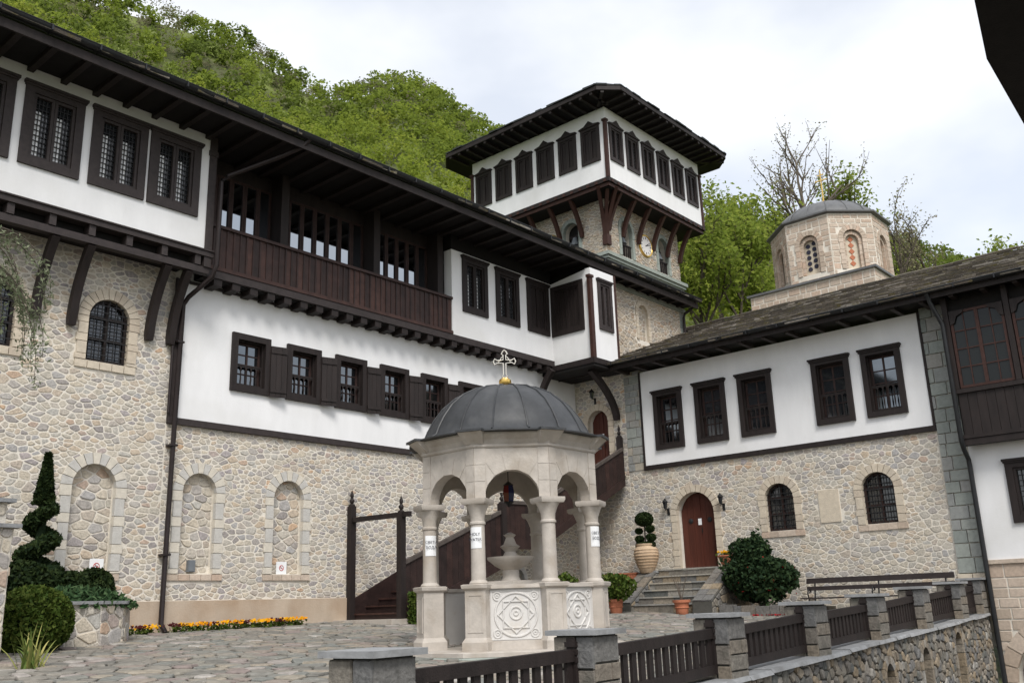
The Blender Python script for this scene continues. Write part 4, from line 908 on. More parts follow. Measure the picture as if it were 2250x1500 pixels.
for k in range(8):
    a = FROT+R(45*k); mid = Vector((FCX+ap*math.cos(a), FCY+ap*math.sin(a), 0)); nrm = Vector((math.cos(a), math.sin(a), 0)); U = Vector((-math.sin(a), math.cos(a), 0))
    fr = Frame(mid, U, (0, 0, 1), nrm); ou = .085; hl2 = (ap+ou)*math.tan(R(22.5))
    # arched wall, outer and inner leaf
    A = Arch(0, .405, 1.5, 1.545)
    n = 16; arc = [(.405*math.cos(PI*i/n), 1.545+.405*math.sin(PI*i/n)) for i in range(n+1)]
    outl = [(-hl2, 1.536), (-.405, 1.536)]+arc[::-1][0:]+[(.405, 1.536), (hl2, 1.536), (hl2, 2.28), (-hl2, 2.28)]
    hi = (ap-.10)*math.tan(R(22.5))
    b = MB(fr); o3 = [Vector((p[0], p[1], 0)) for p in outl]; tr = tessellate_polygon([o3]); m_ = len(outl)
    inn = [(max(-hi, min(hi, p[0])), p[1]) for p in outl]
    b.add([(p[0], p[1], ou) for p in outl]+[(p[0], p[1], -.10) for p in inn], [tuple(t) for t in tr]+[tuple(m_+i for i in t[::-1]) for t in tr]+[(i, (i+1) % m_, m_+(i+1) % m_, m_+i) for i in range(m_)])
    aw = b.build('arch_wall', 'marble', kiosk)
    bm = bmesh.new(); bm.from_mesh(aw.data); bmesh.ops.recalc_face_normals(bm, faces=bm.faces); bm.to_mesh(aw.data); bm.free()
    # thin voussoir joints as raised stones
    nv = 7
    for i in range(nv):
        a0, a1 = PI*i/nv+.012, PI*(i+1)/nv-.012; r0, r1 = .409, .66
        pp = [(r0*math.cos(a0), r0*math.sin(a0)), (min(hl2-.17, r1*math.cos(a0)) if a0 < PI/2 else max(-hl2+.17, r1*math.cos(a0)), r1*math.sin(a0)), (min(hl2-.17, r1*math.cos(a1)) if a1 < PI/2 else max(-hl2+.17, r1*math.cos(a1)), r1*math.sin(a1)), (r0*math.cos(a1), r0*math.sin(a1))]
        if area(pp) < .004: continue
        q = MB(fr); q.prism([(x, 1.545+y) for x, y in pp], ou-.01, ou+.006); q.build('voussoir', 'marble', aw)
    for sx in (-1, 1):
        for j in range(3): q = MB(fr); q.box(min(sx*(hl2-.16), sx*(hl2-.002)), max(sx*(hl2-.16), sx*(hl2-.002)), 1.545+j*.245, 1.545+(j+1)*.245-.006, ou-.01, ou+.012); q.build('pilaster_block', 'marble', aw)
    # parapet panels (open on the side of entry)
    if k not in (7, 3):
        q = MB(fr); q.box(-hl+.14, hl-.14, -.575, .26, -.06, .05); pn = q.build('parapet_panel', 'marble_white', kiosk, label='white carved marble parapet panel' if k in (0, 1) else None)
        q = MB(fr); q.box(-hl+.13, hl-.13, .262, .315, -.10, .10); q.build('parapet_cap', 'marble', pn)
        q = MB(fr); q.box(-hl+.10, hl-.10, -.574, -.45, .051, .12); q.build('parapet_base', 'marble', pn)
        if k in (0, 1):
            def ringt(cx, cy, rx, ry, t, nn=28):
                q = MB(fr); q.tube([(cx+rx*math.cos(2*PI*i/nn), cy+ry*math.sin(2*PI*i/nn), .052) for i in range(nn+1)], t, 6, False); q.build('carved_ring', 'marble_white', pn, smooth=True)
            ringt(0, -.10, .30, .30, .018); ringt(0, -.08, .085, .085, .016); ringt(0, -.08, .03, .03, .014)
            for sx in (-1, 1):
                for sy in (-1, 1): ringt(sx*.265, -.10+sy*.255, .055, .055, .013, 16); ringt(sx*.265, -.10+sy*.255, .02, .02, .012, 10)
            for rot in (0, 45):
                rr = .255; pts = [(rr*math.cos(R(rot+90*i)), -.10+rr*math.sin(R(rot+90*i)), .054) for i in range(5)]
                q = MB(fr); q.tube(pts, .016, 6, False); q.build('carved_square', 'marble_white', pn)
            q = MB(fr); frame4(q, -hl+.16, hl-.16, -.44, .235, .018, .045, .062); q.build('carved_border', 'marble_white', pn)
b = MB(); b.lathe([(1.455, 2.28), (1.475, 2.30), (1.475, 2.33), (1.46, 2.335), (1.49, 2.40), (1.53, 2.44), (1.56, 2.475), (1.56, 2.50), (1.3, 2.51), (.2, 2.511)], (FCX, FCY, 0), 8, FROT+R(22.5)); b.build('cornice', 'marble', kiosk)
for k in range(8):
    c = fpos(k, 1.385); a = FROT+R(22.5+45*k); q = MB(Frame(c, (math.cos(a), math.sin(a), 0), (-math.sin(a), math.cos(a), 0), (0, 0, 1)))
    q.add([(-.1, -.14, 2.335), (.05, -.14, 2.335), (.05, .14, 2.335), (-.1, .14, 2.335), (-.1, -.19, 2.5), (.235, -.19, 2.5), (.235, .19, 2.5), (-.1, .19, 2.5)], [(0, 3, 2, 1), (4, 5, 6, 7), (0, 1, 5, 4), (1, 2, 6, 5), (2, 3, 7, 6), (3, 0, 4, 7)]); q.build('cornice_block', 'marble', kiosk)
    q = MB(Frame(c, (math.cos(a), math.sin(a), 0), (-math.sin(a), math.cos(a), 0), (0, 0, 1))); q.box(-.3, .27, -.21, .21, 2.501, 2.535); q.build('cornice_lead', 'lead', kiosk)
dprof = [(1.585, 2.505), (1.585, 2.525), (1.43, 2.555), (1.35, 2.60), (1.30, 2.72), (1.20, 2.90), (1.05, 3.10), (.84, 3.28), (.58, 3.41), (.30, 3.475), (.06, 3.50)]
b = MB(); b.lathe(dprof, (FCX, FCY, 0), 40, FROT); dm = b.build('dome', 'lead', kiosk, smooth=True)
for k in range(16):
    a = FROT+R(11.25)+2*PI*k/16; b = MB(); b.tube([(FCX+r_*math.cos(a), FCY+r_*math.sin(a), z_+.006) for r_, z_ in dprof[2:]], .016, 5); b.build('dome_seam', 'lead', dm)
b = MB(Frame((FCX, FCY, 0), (1, 0, 0), (0, 1, 0), (0, 0, 1))); b.lathe([(.02, 3.49), (.075, 3.51), (.105, 3.56), (.10, 3.62), (.05, 3.66), (.015, 3.67)], n=14); b.build('gold_ball', 'gold', kiosk, smooth=True)
cu_ = Vector((math.sin(YAW), -math.cos(YAW), 0)); fcx = Frame((FCX, FCY, 3.67), cu_, (0, 0, 1), (math.cos(YAW), math.sin(YAW), 0))
b = MB(fcx)
def outline(pts, t=.012): b.tube([(p[0], p[1], 0) for p in pts], t, 6)
outline([(-.022, .04), (-.022, .24), (-.12, .25), (-.165, .22), (-.185, .27), (-.165, .32), (-.12, .29), (-.022, .30), (-.022, .38), (-.05, .40), (-.03, .44), (0, .47), (.03, .44), (.05, .40), (.022, .38), (.022, .30), (.12, .29), (.165, .32), (.185, .27), (.165, .22), (.12, .25), (.022, .24), (.022, .04), (.05, .02), (0, -.01), (-.05, .02), (-.022, .04)])
outline([(-.10, .26), (-.05, .34), (-.022, .36)], .008); outline([(.10, .26), (.05, .34), (.022, .36)], .008)
b.build('cross', 'silver', kiosk, smooth=True)
# basin and bowl inside, hanging lamp
b = MB(); b.lathe([(.55, -.575), (.55, .28), (.62, .30), (.62, .38), (.5, .39)], (FCX, FCY, 0), 8, FROT); b.build('basin', 'marble', kiosk)
b = MB(); b.lathe([(.16, .39), (.13, .46), (.13, .56), (.24, .62), (.36, .72), (.37, .76), (.12, .77), (.08, .84), (.16, .92), (.10, .96), (.06, 1.06), (.1, 1.1), (.02, 1.14)], (FCX, FCY, 0), 16); b.build('water_bowl', 'marble', kiosk, smooth=True)
lamp = root('hanging_lamp', (FCX, FCY, 1.5), 'small lamp with red and blue glass hanging under the kiosk dome', 'lamp')
b = MB(); b.tube([(FCX, FCY, 2.5), (FCX, FCY, 1.93)], .008, 5); b.lathe([(.02, 1.94), (.075, 1.90), (.085, 1.88), (.02, 1.87)], (FCX, FCY, 0), 6); b.lathe([(.09, 1.62), (.04, 1.58), (.015, 1.54)], (FCX, FCY, 0), 6); b.build('lamp_frame', 'iron', lamp)
mat('glass_red', (.12, .012, .012), .15, .05, 4, spec=.6); mat('glass_blue', (.012, .018, .08), .15, .05, 4, spec=.6)
for k in range(6):
    a0, a1 = FROT+PI*k/3, FROT+PI*(k+1)/3; b = MB()
    b.add([(FCX+r_*math.cos(a), FCY+r_*math.sin(a), z_) for r_, z_ in ((.08, 1.88), (.105, 1.76), (.085, 1.625)) for a in (a0+.03, a1-.03)], [(0, 1, 3, 2), (2, 3, 5, 4)]); b.build('lamp_pane', 'glass_red' if k % 2 else 'glass_blue', lamp)
# paper notices taped to the columns
def notice(col, txt, zc, rotd, label):
    c = fpos(col, FRAD); a = math.atan2(-c.y, -c.x)+R(rotd); d = Vector((math.cos(a), math.sin(a), 0)); fr = Frame(c, (-d.y, d.x, 0), (0, 0, 1), d)
    n = root('paper_notice', tuple(c+Vector((0, 0, zc))), label, 'notice', None)
    b = MB(fr); vs = []; m_ = 8
    for i in range(m_+1):
        x = -.095+.19*i/m_; th = x/.108; vs += [(.108*math.sin(th), zc-.15, .108*math.cos(th)), (.108*math.sin(th), zc+.15, .108*math.cos(th))]
    b.add(vs, [(2*i, 2*i+2, 2*i+3, 2*i+1) for i in range(m_)]); b.build('paper', 'white_paper', n)
    tcu = bpy.data.curves.new('lettering', 'FONT'); tcu.body = txt; tcu.size = .058; tcu.align_x = 'CENTER'; tcu.space_line = 1.3; tcu.extrude = .0005
    tmp = bpy.data.objects.new('tmp_text', tcu); C.objects.link(tmp); bpy.context.view_layer.update()
    tme = bpy.data.meshes.new_from_object(tmp.evaluated_get(bpy.context.evaluated_depsgraph_get())); bpy.data.objects.remove(tmp); tme.materials.clear(); tme.materials.append(MT['ink'])
    to = bpy.data.objects.new('lettering', tme); C.objects.link(to); to.parent = n
    mw = Matrix((tuple(fr.U)+(0,), (0, 0, 1, 0), tuple(fr.W)+(0,), (0, 0, 0, 1))).transposed()
    mw.translation = fr(0, zc+.03, .110)-WL[n.name]; to.matrix_local = mw
notice(6, 'СВЕТА\nВОДА', .93, 14, 'paper notice with Cyrillic lettering taped on the left front marble column')
notice(7, 'HOLY\nWATER', .98, -22, 'paper notice in English taped on the marble column left of the carved panel')
notice(1, 'СВЕТА\nВОДА', 1.0, 38, 'paper notice taped high on the rightmost marble column of the kiosk')

# ------------------------------------------------------------------ bridge wall, pillars and railing
RR = random.Random(17)
dl = Vector((1, .06, 0)).normalized(); FB = Frame((0, 5.3, 0), dl, (0, 0, 1), Vector((.06, -1, 0)).normalized())
PX = [4.80, 7.63, 10.52, 13.33, 16.1, 18.8, 21.6, 23.55]; PZ = [-.266, -.227, -.146, -.05, .03, .137, .227, .31]
def uz(x): return x/dl.x
def zc(u): x = u*dl.x; return -1.045+.031*(x-4.8)
bw = root('bridge_wall', (14, 6.1, -2.9), 'dark cobbled retaining wall with small arched openings below the railing', 'wall')
BA = [Arch(uz(16.05), .22, -1.7, -1.28), Arch(uz(18.2), .24, -1.9, -1.15), Arch(uz(20.6), .26, -2.1, -1.0)]
u0, u1 = 2.0, uz(23.6)
bwm = wall(FB, [(u0, -3), (u1, -3), (u1, zc(u1)-.02), (u0, zc(u0)-.02)], [a.poly() for a in BA], 'mortar_dark', 'stone_face', bw, .19, .4)
lim = [(u0, -3.5), (u1, -3.5), (u1, zc(u1)-.03), (u0, zc(u0)-.03)]
cl = [inside_clip(p, lim) for p in voronoi(6.0, u1, -2.9, -.4, .145, 1.15, RR)]
pieces([p for p in cl if len(p) > 2], FB, bwm, 'stone_dark', 'cobble', RR, [a.poly(14, .09) for a in BA], joint=.009, h=(.02, .05), w0=.19, stuff='small_cobbles', top=.78)
for a in BA:
    b = MB(FB); b.prism(a.poly(14, .01), -.25, -.2); o = b.build('opening', 'soffit', bw); ring(FB, a, .12, .1, .24, 'stone_dark', o, RR, 7, .2, tint=lambda k: RR.uniform(.6, 1))
x = 3.0
while x < 23.5:
    L = RR.uniform(.55, 1.0); a, c = uz(x), uz(min(x+L-.012, 23.6)); b = MB(FB); za, zb = zc(a), zc(c); dz = RR.uniform(-.008, .008)
    b.add([(a, za-.05+dz, -.30), (c, zb-.05+dz, -.30), (c, zb+dz, -.30), (a, za+dz, -.30), (a, za-.05+dz, .27+RR.uniform(0, .03)), (c, zb-.05+dz, .27+RR.uniform(0, .03)), (c, zb+dz, .26), (a, za+dz, .26)], [(3, 2, 1, 0), (4, 5, 6, 7), (0, 1, 5, 4), (1, 2, 6, 5), (2, 3, 7, 6), (3, 0, 4, 7)]); b.build('coping_slab', 'slab', bw); x += L
b = MB(FB); b.box(u0, u1, -3, -1.2, -.3, -.28); b.build('wall_back', 'mortar_dark', bw)
# pillar prototype: core, stones on four sides, cap slab
PH = .80
proto = root('stone_pillar', (0, 0, 0), '', 'pillar'); pr_parts = []
b = MB(); b.box(-.205, .205, -.205, .205, -.25, PH-.05); core = b.build('core', 'mortar_dark', proto)
for q in range(4):
    a = PI/2*q; fr = Frame((.205*math.sin(a), -.205*math.cos(a), 0), (math.cos(a), math.sin(a), 0), (0, 0, 1), (math.sin(a), -math.cos(a), 0))
    cells = []; v = -.02
    while v < PH-.08:
        h = RR.uniform(.16, .30); h = min(h, PH-.055-v)
        if PH-.055-(v+h) < .1: h = PH-.055-v
        sp = RR.uniform(-.08, .08)
        if RR.random() < .75: cells += [[(-.225, v), (sp, v), (sp+RR.uniform(-.03, .03), v+h), (-.225, v+h)], [(sp, v), (.225, v), (.225, v+h), (sp, v+h)]]
        else: cells.append([(-.225, v), (.225, v), (.225, v+h), (-.225, v+h)])
        v += h
    pieces(cells, fr, core, 'stone_dark', 'stone', RR, (), joint=.009, h=(.022, .04), rnd=False, top=.93, tint=lambda c: RR.uniform(.3, 1))
b = MB(); b.box(-.285, .285, -.285, .285, PH-.048, PH); b.build('cap_slab', 'slab', proto)
def copy_tree(o, parent=None):
    c = o.copy(); C.objects.link(c); c.parent = parent
    if parent is not None: c.location = o.location.copy()
    for ch in list(o.children): copy_tree(ch, c)
    return c
plab = ['nearest stone pillar with a grey cap slab, at the bottom edge', 'stone pillar in front of the fountain kiosk', 'third stone pillar of the railing, before the doorway steps', 'fourth stone pillar of the railing, left of the long bench', 'fifth stone pillar along the railing, before the bench', 'sixth stone pillar along the railing', 'seventh stone pillar, second from the far end', 'farthest stone pillar against the building corner']
for i, (x_, z_) in enumerate(zip(PX, PZ)):
    p = proto if i == 0 else copy_tree(proto)
    y_ = 5.3+.06*x_; p.location = (x_, y_, z_-PH); p.rotation_euler = (0, 0, math.atan(.06)+(RR.uniform(-.03, .03))); p['label'] = plab[i]; p['category'] = 'pillar'; p['group'] = 'stone pillars of the railing'
flab = ['fence panel nearest the camera', 'slatted brown fence panel right of the kiosk front pillar', 'slatted fence panel before the terracotta pot', 'slatted fence panel before the red-flowered bush', 'slatted fence panel before the bench', 'second slatted fence panel from the far end', 'farthest slatted fence panel by the white building']
flab[0] = 'slatted brown wooden fence panel nearest the camera'
for i in range(7):
    xa, xb = PX[i]+.24, PX[i+1]-.24; za, zb = PZ[i]-.17, PZ[i+1]-.17; ya = 5.3+.06*xa
    fp = root('fence_panel', (xa, ya, za-.6), flab[i], 'fence', 'fence panels between the pillars')
    ua, ub = uz(xa), uz(xb); f = lambda u, p, q: p+(q-p)*(u-ua)/(ub-ua); ba, bb = zc(ua)+.08, zc(ub)+.08
    for (p, q, h, t) in ((za, zb, .11, .045), (ba+.07, bb+.07, .10, .04)):
        b = MB(FB); b.prism([(ua, p-h), (ub, q-h), (ub, q), (ua, p)], -t, t); b.build('rail', 'wood', fp)
    n = 14
    for k in range(n):
        u = ua+(ub-ua)*(k+.5)/n; b = MB(FB); b.prism([(u-.045, f(u, ba, bb)+.06), (u+.045, f(u, ba, bb)+.06), (u+.045, f(u, za, zb)-.10), (u-.045, f(u, za, zb)-.10)], -.018, .018); b.build('slat', 'wood', fp)
    b = MB(FB); u = ub+.02; z = zb
    b.box(u-.05, u+.03, bb-.03, z+.10, -.05, .05)
    for j in range(3): b.box(u-.07+.005*j, u+.035, z+.02-.07*j, z+.065-.07*j, -.06, .062)
    b.build('end_post', 'wood', fp)

# ------------------------------------------------------------------ steps, pots and planting by the hall door
steps = root('door_steps', (22.8, 13.9, -.3), 'mossy stone steps with sloping cheek walls up to the arched door', 'steps')
RP = random.Random(29)
for i in range(6):
    z1 = .84-.185*i; x0 = 23.85-.62-.27*i
    y = 12.98
    while y < 14.85:
        L = RP.uniform(.35, .8); c = min(y+L, 14.86); b = MB(); b.cur = RP.random(); b.box(x0-.01*RP.random(), 23.88-.0*i if i == 0 else x0+.30, y+.004, c-.004, z1-.19, z1+RP.uniform(-.008, .008)); b.build('step_block', 'stone_dark', steps)
        b = MB(); b.cur = RP.uniform(.7, 1); b.box(x0-.035, x0+.26, y+.003, c-.003, z1+.009, z1+.045); b.build('lit_tread_slab', 'block_green', steps); y = c  # paler stone puts the highlight on the tread edges into the colour
for (y0, y1) in ((14.87, 15.42), (12.42, 12.97)):
    b = MB(Frame((0, y0, 0), (1, 0, 0), (0, 0, 1), (0, 1, 0))); b.prism([(21.7, -.45), (23.88, -.45), (23.88, .80), (23.1, .80), (21.75, -.02)], 0, y1-y0); ck = b.build('cheek_wall', 'mortar_dark', steps)
    fr = Frame((21.75, y0, -.02), Vector((1.35, 0, .82)).normalized(), (0, 1, 0), Vector((-.82, 0, 1.35)).normalized())
    for k in range(6):
        for j in range(2): b = MB(fr); b.cur = RP.uniform(.3, .9); b.box(k*.263+.005, (k+1)*.263-.005, j*(y1-y0)/2+.005, (j+1)*(y1-y0)/2-.005, 0, .035+RP.uniform(0, .015)); b.build('paving_stone', 'stone_dark', ck)
    b = MB(); b.box(23.1, 23.89, y0-.01, y1+.01, .801, .86); b.build('cheek_cap', 'slab', ck)
    fr = Frame((0, y0, 0), (1, 0, 0), (0, 0, 1), (0, -1, 0))
    cc = [inside_clip(p, [(21.72, -.45), (23.85, -.45), (23.85, .78), (23.1, .78), (21.76, -.04)]) for p in voronoi(21.7, 23.88, -.45, .8, .2, 1.2, RP)]
    pieces([p for p in cc if len(p) > 2], fr, ck, 'stone_dark', 'stone', RP, (), joint=.01, h=(.015, .03), tint=lambda c: RP.uniform(.2, .9))
def pot(name, loc, prof, m, label, cat='pot', n=20, grp=None):
    t = root(name, loc, label, cat, grp); b = MB(Frame(loc, (1, 0, 0), (0, 1, 0), (0, 0, 1))); b.lathe(prof, n=n); b.build('body', m, t, smooth=True); return t
gz = ground_z
urn = pot('garden_urn', (23.1, 15.15, .80), [(.17, 0), (.19, .02), (.27, .2), (.34, .42), (.355, .55), (.33, .66), (.27, .74), (.29, .77), (.29, .81), (.23, .81), (.22, .74)], 'terracotta_pale', 'big ribbed pale clay urn beside the arched door')
for k in range(7): b = MB(Frame((23.1, 15.15, .80), (1, 0, 0), (0, 1, 0), (0, 0, 1))); z = .16+k*.08; r_ = (.25, .285, .315, .34, .355, .35, .335)[k]; b.lathe([(r_, z-.01), (r_+.02, z), (r_, z+.012)], n=20); b.build('rib', 'terracotta_pale', urn, smooth=True)
tprof = [(.13, 0), (.15, .02), (.165, .16), (.185, .17), (.185, .19), (.17, .20), (.19, .30), (.225, .305), (.23, .37), (.19, .37), (.18, .33)]
p1 = pot('terracotta_pot', (21.5, 13.14, gz(21.5, 13.1)), tprof, 'terracotta', 'ribbed terracotta pot with bare twigs before the steps', grp='terracotta pots')
p2 = pot('terracotta_pot', (20.9, 14.75, gz(20.9, 14.7)), tprof, 'terracotta', 'terracotta pot with a green shrub, half hidden behind the kiosk', grp='terracotta pots')
p3 = pot('flower_pot', (23.3, 12.72, .86), [(.13, 0), (.2, .16), (.24, .26), (.26, .27), (.26, .30), (.2, .30)], 'terracotta', 'terracotta bowl of yellow flowers on the right cheek wall')
b = MB(); rt = random.Random(4)
for k in range(9):
    a = rt.uniform(0, 2*PI); b.tube([(21.5, 13.14, gz(21.5, 13.1)+.3), (21.5+.1*math.cos(a), 13.14+.1*math.sin(a), gz(21.5, 13.1)+.7), (21.5+.22*math.cos(a), 13.14+.25*math.sin(a), gz(21.5, 13.1)+rt.uniform(.95, 1.25))], [.012, .007, .003], 4)
b.build('twigs', 'bark', p1)
for (y, k) in ((16.3, 0), (15.72, 1)):
    t = root('planter_box', (23.2, y, .0), 'terracotta planter trough %s the clay urn' % ('left of' if k == 0 else 'just beside'), 'planter', 'planter troughs')
    b = MB(); b.box(23.0, 23.3, y-.25, y+.25, .55, .80); b.box(22.98, 23.32, y-.27, y+.27, .80, .84); b.build('trough', 'terracotta', t)
    for q in range(5): b = MB(); b.box(22.985, 22.999, y-.2+q*.09, y-.17+q*.09, .58, .79); b.build('trough_rib', 'terracotta', t)
    b = MB(); b.box(23.02, 23.28, y-.2, y+.2, gz(23.2, y)-.1, .549); b.build('stone_base', 'stone_dark', t)

def leafcloud(pts, size, rng, tint=None, asp=1.5, nrm=None, droop=0, nk=.7):
    P = np.array(pts, dtype=float); n = len(P); rs = np.random.RandomState(rng.randrange(1 << 30))
    d = rs.normal(size=(n, 3)); d /= np.linalg.norm(d, axis=1)[:, None]
    if nrm is not None: d = d*nk+np.array(nrm); d /= np.linalg.norm(d, axis=1)[:, None]
    t = rs.normal(size=(n, 3)); t[:, 2] -= droop; t -= (t*d).sum(1)[:, None]*d; t /= np.linalg.norm(t, axis=1)[:, None]; s = np.cross(d, t)
    sz = size*rs.uniform(.6, 1.35, n)[:, None]
    a = P-t*sz*asp*.5; c = P+t*sz*asp*.5; l = P+s*sz*.5+d*sz*.12; r_ = P-s*sz*.5+d*sz*.12
    V = np.stack([a, l, c, r_], 1).reshape(-1, 3)
    T = np.repeat(rs.uniform(0, 1, n) if tint is None else np.array(tint), 4)
    return V, T
def leafobj(name, V, T, m, parent=None, kind=None):
    n = len(V)//4; me = bpy.data.meshes.new(name); me.vertices.add(len(V)); me.vertices.foreach_set('co', V.astype(np.float32).ravel())
    me.loops.add(len(V)); me.loops.foreach_set('vertex_index', np.arange(len(V), dtype=np.int32)); me.polygons.add(n); me.polygons.foreach_set('loop_start', np.arange(0, len(V), 4, dtype=np.int32))
    try: me.polygons.foreach_set('loop_total', np.full(n, 4, dtype=np.int32))
    except Exception: pass
    at = me.attributes.new('tint', 'FLOAT', 'POINT'); at.data.foreach_set('value', T.astype(np.float32)); me.materials.append(MT[m]); me.update(calc_edges=True); me.validate()
    return link(name, me, parent, kind=kind)
def shell(c, rx, ry, rz, n, rng, thick=.25, lump=.12, seed=0):
    rs = np.random.RandomState(seed+rng.randrange(10**6)); d = rs.normal(size=(n, 3)); d /= np.linalg.norm(d, axis=1)[:, None]
    ph = rs.uniform(0, 6.28, 6); k = 1+lump*(np.sin(d[:, 0]*4+ph[0])+np.sin(d[:, 1]*5+ph[1])+np.sin(d[:, 2]*4.5+ph[2]))*.6
    r_ = k*(1-thick*rs.uniform(0, 1, n)**1.5)
    return np.array(c)+d*r_[:, None]*np.array([rx, ry, rz])
def blob(name, c, r, n, size, m, parent, rng, core=None, thick=.22, lump=.08, asp=1.6):
    rx, ry, rz = r; P = shell(c, rx, ry, rz, n, rng, thick, lump); V, T = leafcloud(P, size, rng, asp=asp); o = leafobj(name, V, T, m, parent)
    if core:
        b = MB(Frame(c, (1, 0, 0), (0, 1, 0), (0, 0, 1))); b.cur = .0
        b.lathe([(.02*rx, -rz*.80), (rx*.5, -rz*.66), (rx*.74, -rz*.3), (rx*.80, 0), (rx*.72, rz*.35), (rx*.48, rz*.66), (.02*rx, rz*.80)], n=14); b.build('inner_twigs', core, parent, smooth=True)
    return o
# poodle tree in the urn
pt = root('topiary_tree', (23.1, 15.15, 1.55), 'small clipped topiary with balls on bare stems growing in the clay urn', 'topiary')
b = MB(); b.tube([(23.1, 15.15, 1.5), (23.1, 15.15, 2.3)], .025, 6); b.build('trunk', 'bark', pt)
for i, (dx, dy, dz, r_) in enumerate(((0, 0, 2.3, .24), (0, .2, 1.98, .10), (0, -.18, 2.02, .12), (0, .19, 1.75, .12), (0, -.2, 1.78, .13), (0, .18, 1.58, .13), (0, -.15, 1.57, .14), (-.1, 0, 1.56, .12))):
    blob('foliage_ball', (23.1+dx, 15.15+dy, dz), (r_, r_*1.1, r_*.85), int(2200*r_*r_/.05)+150, .035, 'leaf_yew', pt, RP, 'leaf_yew', .15, .03)
sh = root('green_shrub', (20.9, 14.75, 0), 'light green leafy shrub in the pot behind the kiosk', 'shrub'); blob('foliage', (20.9, 14.75, .42), (.5, .55, .38), 1500, .07, 'leaf_box', sh, RP, None, .6, .15)
b = MB(); b.tube([(20.9, 14.75, gz(20.9, 14.7)+.28), (20.9, 14.75, .4)], .02, 5); b.build('stem', 'bark', sh)
s2 = root('green_shrub', (20.2, 16.2, 0), 'light green shrub seen between the kiosk columns', 'shrub'); blob('foliage', (20.4, 16.1, .45), (.42, .42, .42), 1100, .07, 'leaf_box', s2, RP, None, .6, .15)
b = MB(); b.tube([(20.4, 16.1, gz(20.4, 16.1)-.05), (20.4, 16.1, .4)], .02, 5); b.build('stem', 'bark', s2)
def flowers(n, cx, cy, z, rx, ry, par, rng, tints, size=.05):
    P = [(cx+rng.gauss(0, rx*.5), cy+rng.gauss(0, ry*.5), z+rng.uniform(-.03, .03)) for _ in range(n)]
    V, T = leafcloud(P, size, rng, [rng.choice(tints) for _ in P], asp=1.0, nrm=(-.4, -.5, .7)); return leafobj('blossoms', V, T, 'petal', par)
V, T = leafcloud([(23.3+RP.gauss(0, .09), 12.72+RP.gauss(0, .1), 1.18+RP.uniform(-.03, .06)) for _ in range(90)], .05, RP); leafobj('leaves', V, T, 'leaf_box', p3); flowers(60, 23.3, 12.74, 1.25, .2, .24, p3, RP, (.55, .6, .7))
# camellia
cam_ = root('camellia_bush', (22.7, 11.5, -.25), 'large dark evergreen bush with red flowers against the stone wall', 'bush')
P = np.concatenate([shell((22.75, 11.55, .55), .62, .95, .62, 6500, RP, .55, .12), shell((22.8, 11.75, 1.15), .42, .5, .42, 2200, RP, .6, .14)])
P = P[P[:, 2] > -.2]; P = np.concatenate([P, shell((22.6, 11.2, .3), .6, .7, .5, 1500, RP, .8, .3), shell((22.75, 12.0, .7), .4, .5, .55, 1200, RP, .8, .3), shell((22.8, 11.6, 1.3), .25, .3, .4, 500, RP, .9, .3)]); P = P[P[:, 2] > -.2]
V, T = leafcloud(P, .07, RP, asp=1.7); leafobj('foliage', V, T, 'leaf_dark', cam_)
b = MB()
for k in range(6): a = k*1.05; b.tube([(22.75, 11.55, -.3), (22.75+.15*math.cos(a), 11.55+.2*math.sin(a), .2), (22.75+.35*math.cos(a), 11.55+.55*math.sin(a), .8)], [.03, .02, .008], 5)
b.build('stems', 'bark', cam_)
Pf = shell((22.72, 11.5, .5), .63, .95, .61, 70, RP, .2, .1); V, T = leafcloud(Pf, .06, RP, asp=1.0); leafobj('blossoms', V, T, 'petal_red', cam_)
bed = root('low_bed_wall', (22.0, 11.4, -.4), 'low rough stone kerb of the planting bed under the bush', 'kerb')
y = 10.1
while y < 12.35:
    L = RP.uniform(.2, .42); b = MB(); b.cur = RP.uniform(.4, 1); b.box(21.98+RP.uniform(-.02, .02), 22.2, y, y+L-.015, -.6, -.14+RP.uniform(-.03, .03)); b.build('stone', 'stone_dark', bed); y += L
b = MB(); b.box(22.19, 23.85, 10.1, 12.4, -.6, -.22); b.build('bed_soil', 'earth', bed)
V, T = leafcloud([(21.9+RP.gauss(0, .18), RP.uniform(10.2, 12.3), gz(21.9, 11.3)+.03) for _ in range(160)], .06, RP, asp=1.0, nrm=(0, 0, 1)); fp_ = leafobj('fallen_petals', V, T, 'petal_red'); fp_['kind'] = 'stuff'; tag(fp_, 'red petals fallen on the paving below the bush', 'petals'); del fp_['category']
# bench
bn = root('long_bench', (23.0, 8.7, -.47), 'long dark wooden bench with scrolled iron ends against the hall wall', 'bench')
for (x0, x1, z0, z1, nm) in ((23.28, 23.32, .33, .46, 'back_rail'), (23.26, 23.30, .16, .26, 'back_rail'), (22.82, 22.96, -.04, -.005, 'seat_board'), (22.98, 23.12, -.04, -.005, 'seat_board'), (23.14, 23.27, -.04, -.005, 'seat_board')):
    b = MB(); b.box(x0, x1, 7.0, 10.55, z0, z1); b.build(nm, 'wood_grey', bn)
for y in (10.35, 8.75, 7.2):
    b = MB(); b.tube([(22.86, y, -.5), (22.88, y, -.05), (22.84, y, .10), (22.90, y, .2), (23.0, y, .19), (23.02, y, .13), (22.96, y, .12)], .018, 6); b.tube([(23.26, y, -.5), (23.24, y, -.04), (23.34, y, .44)], .02, 6); b.tube([(22.87, y, -.06), (23.25, y, -.06)], .016, 6); b.build('iron_end', 'iron', bn)
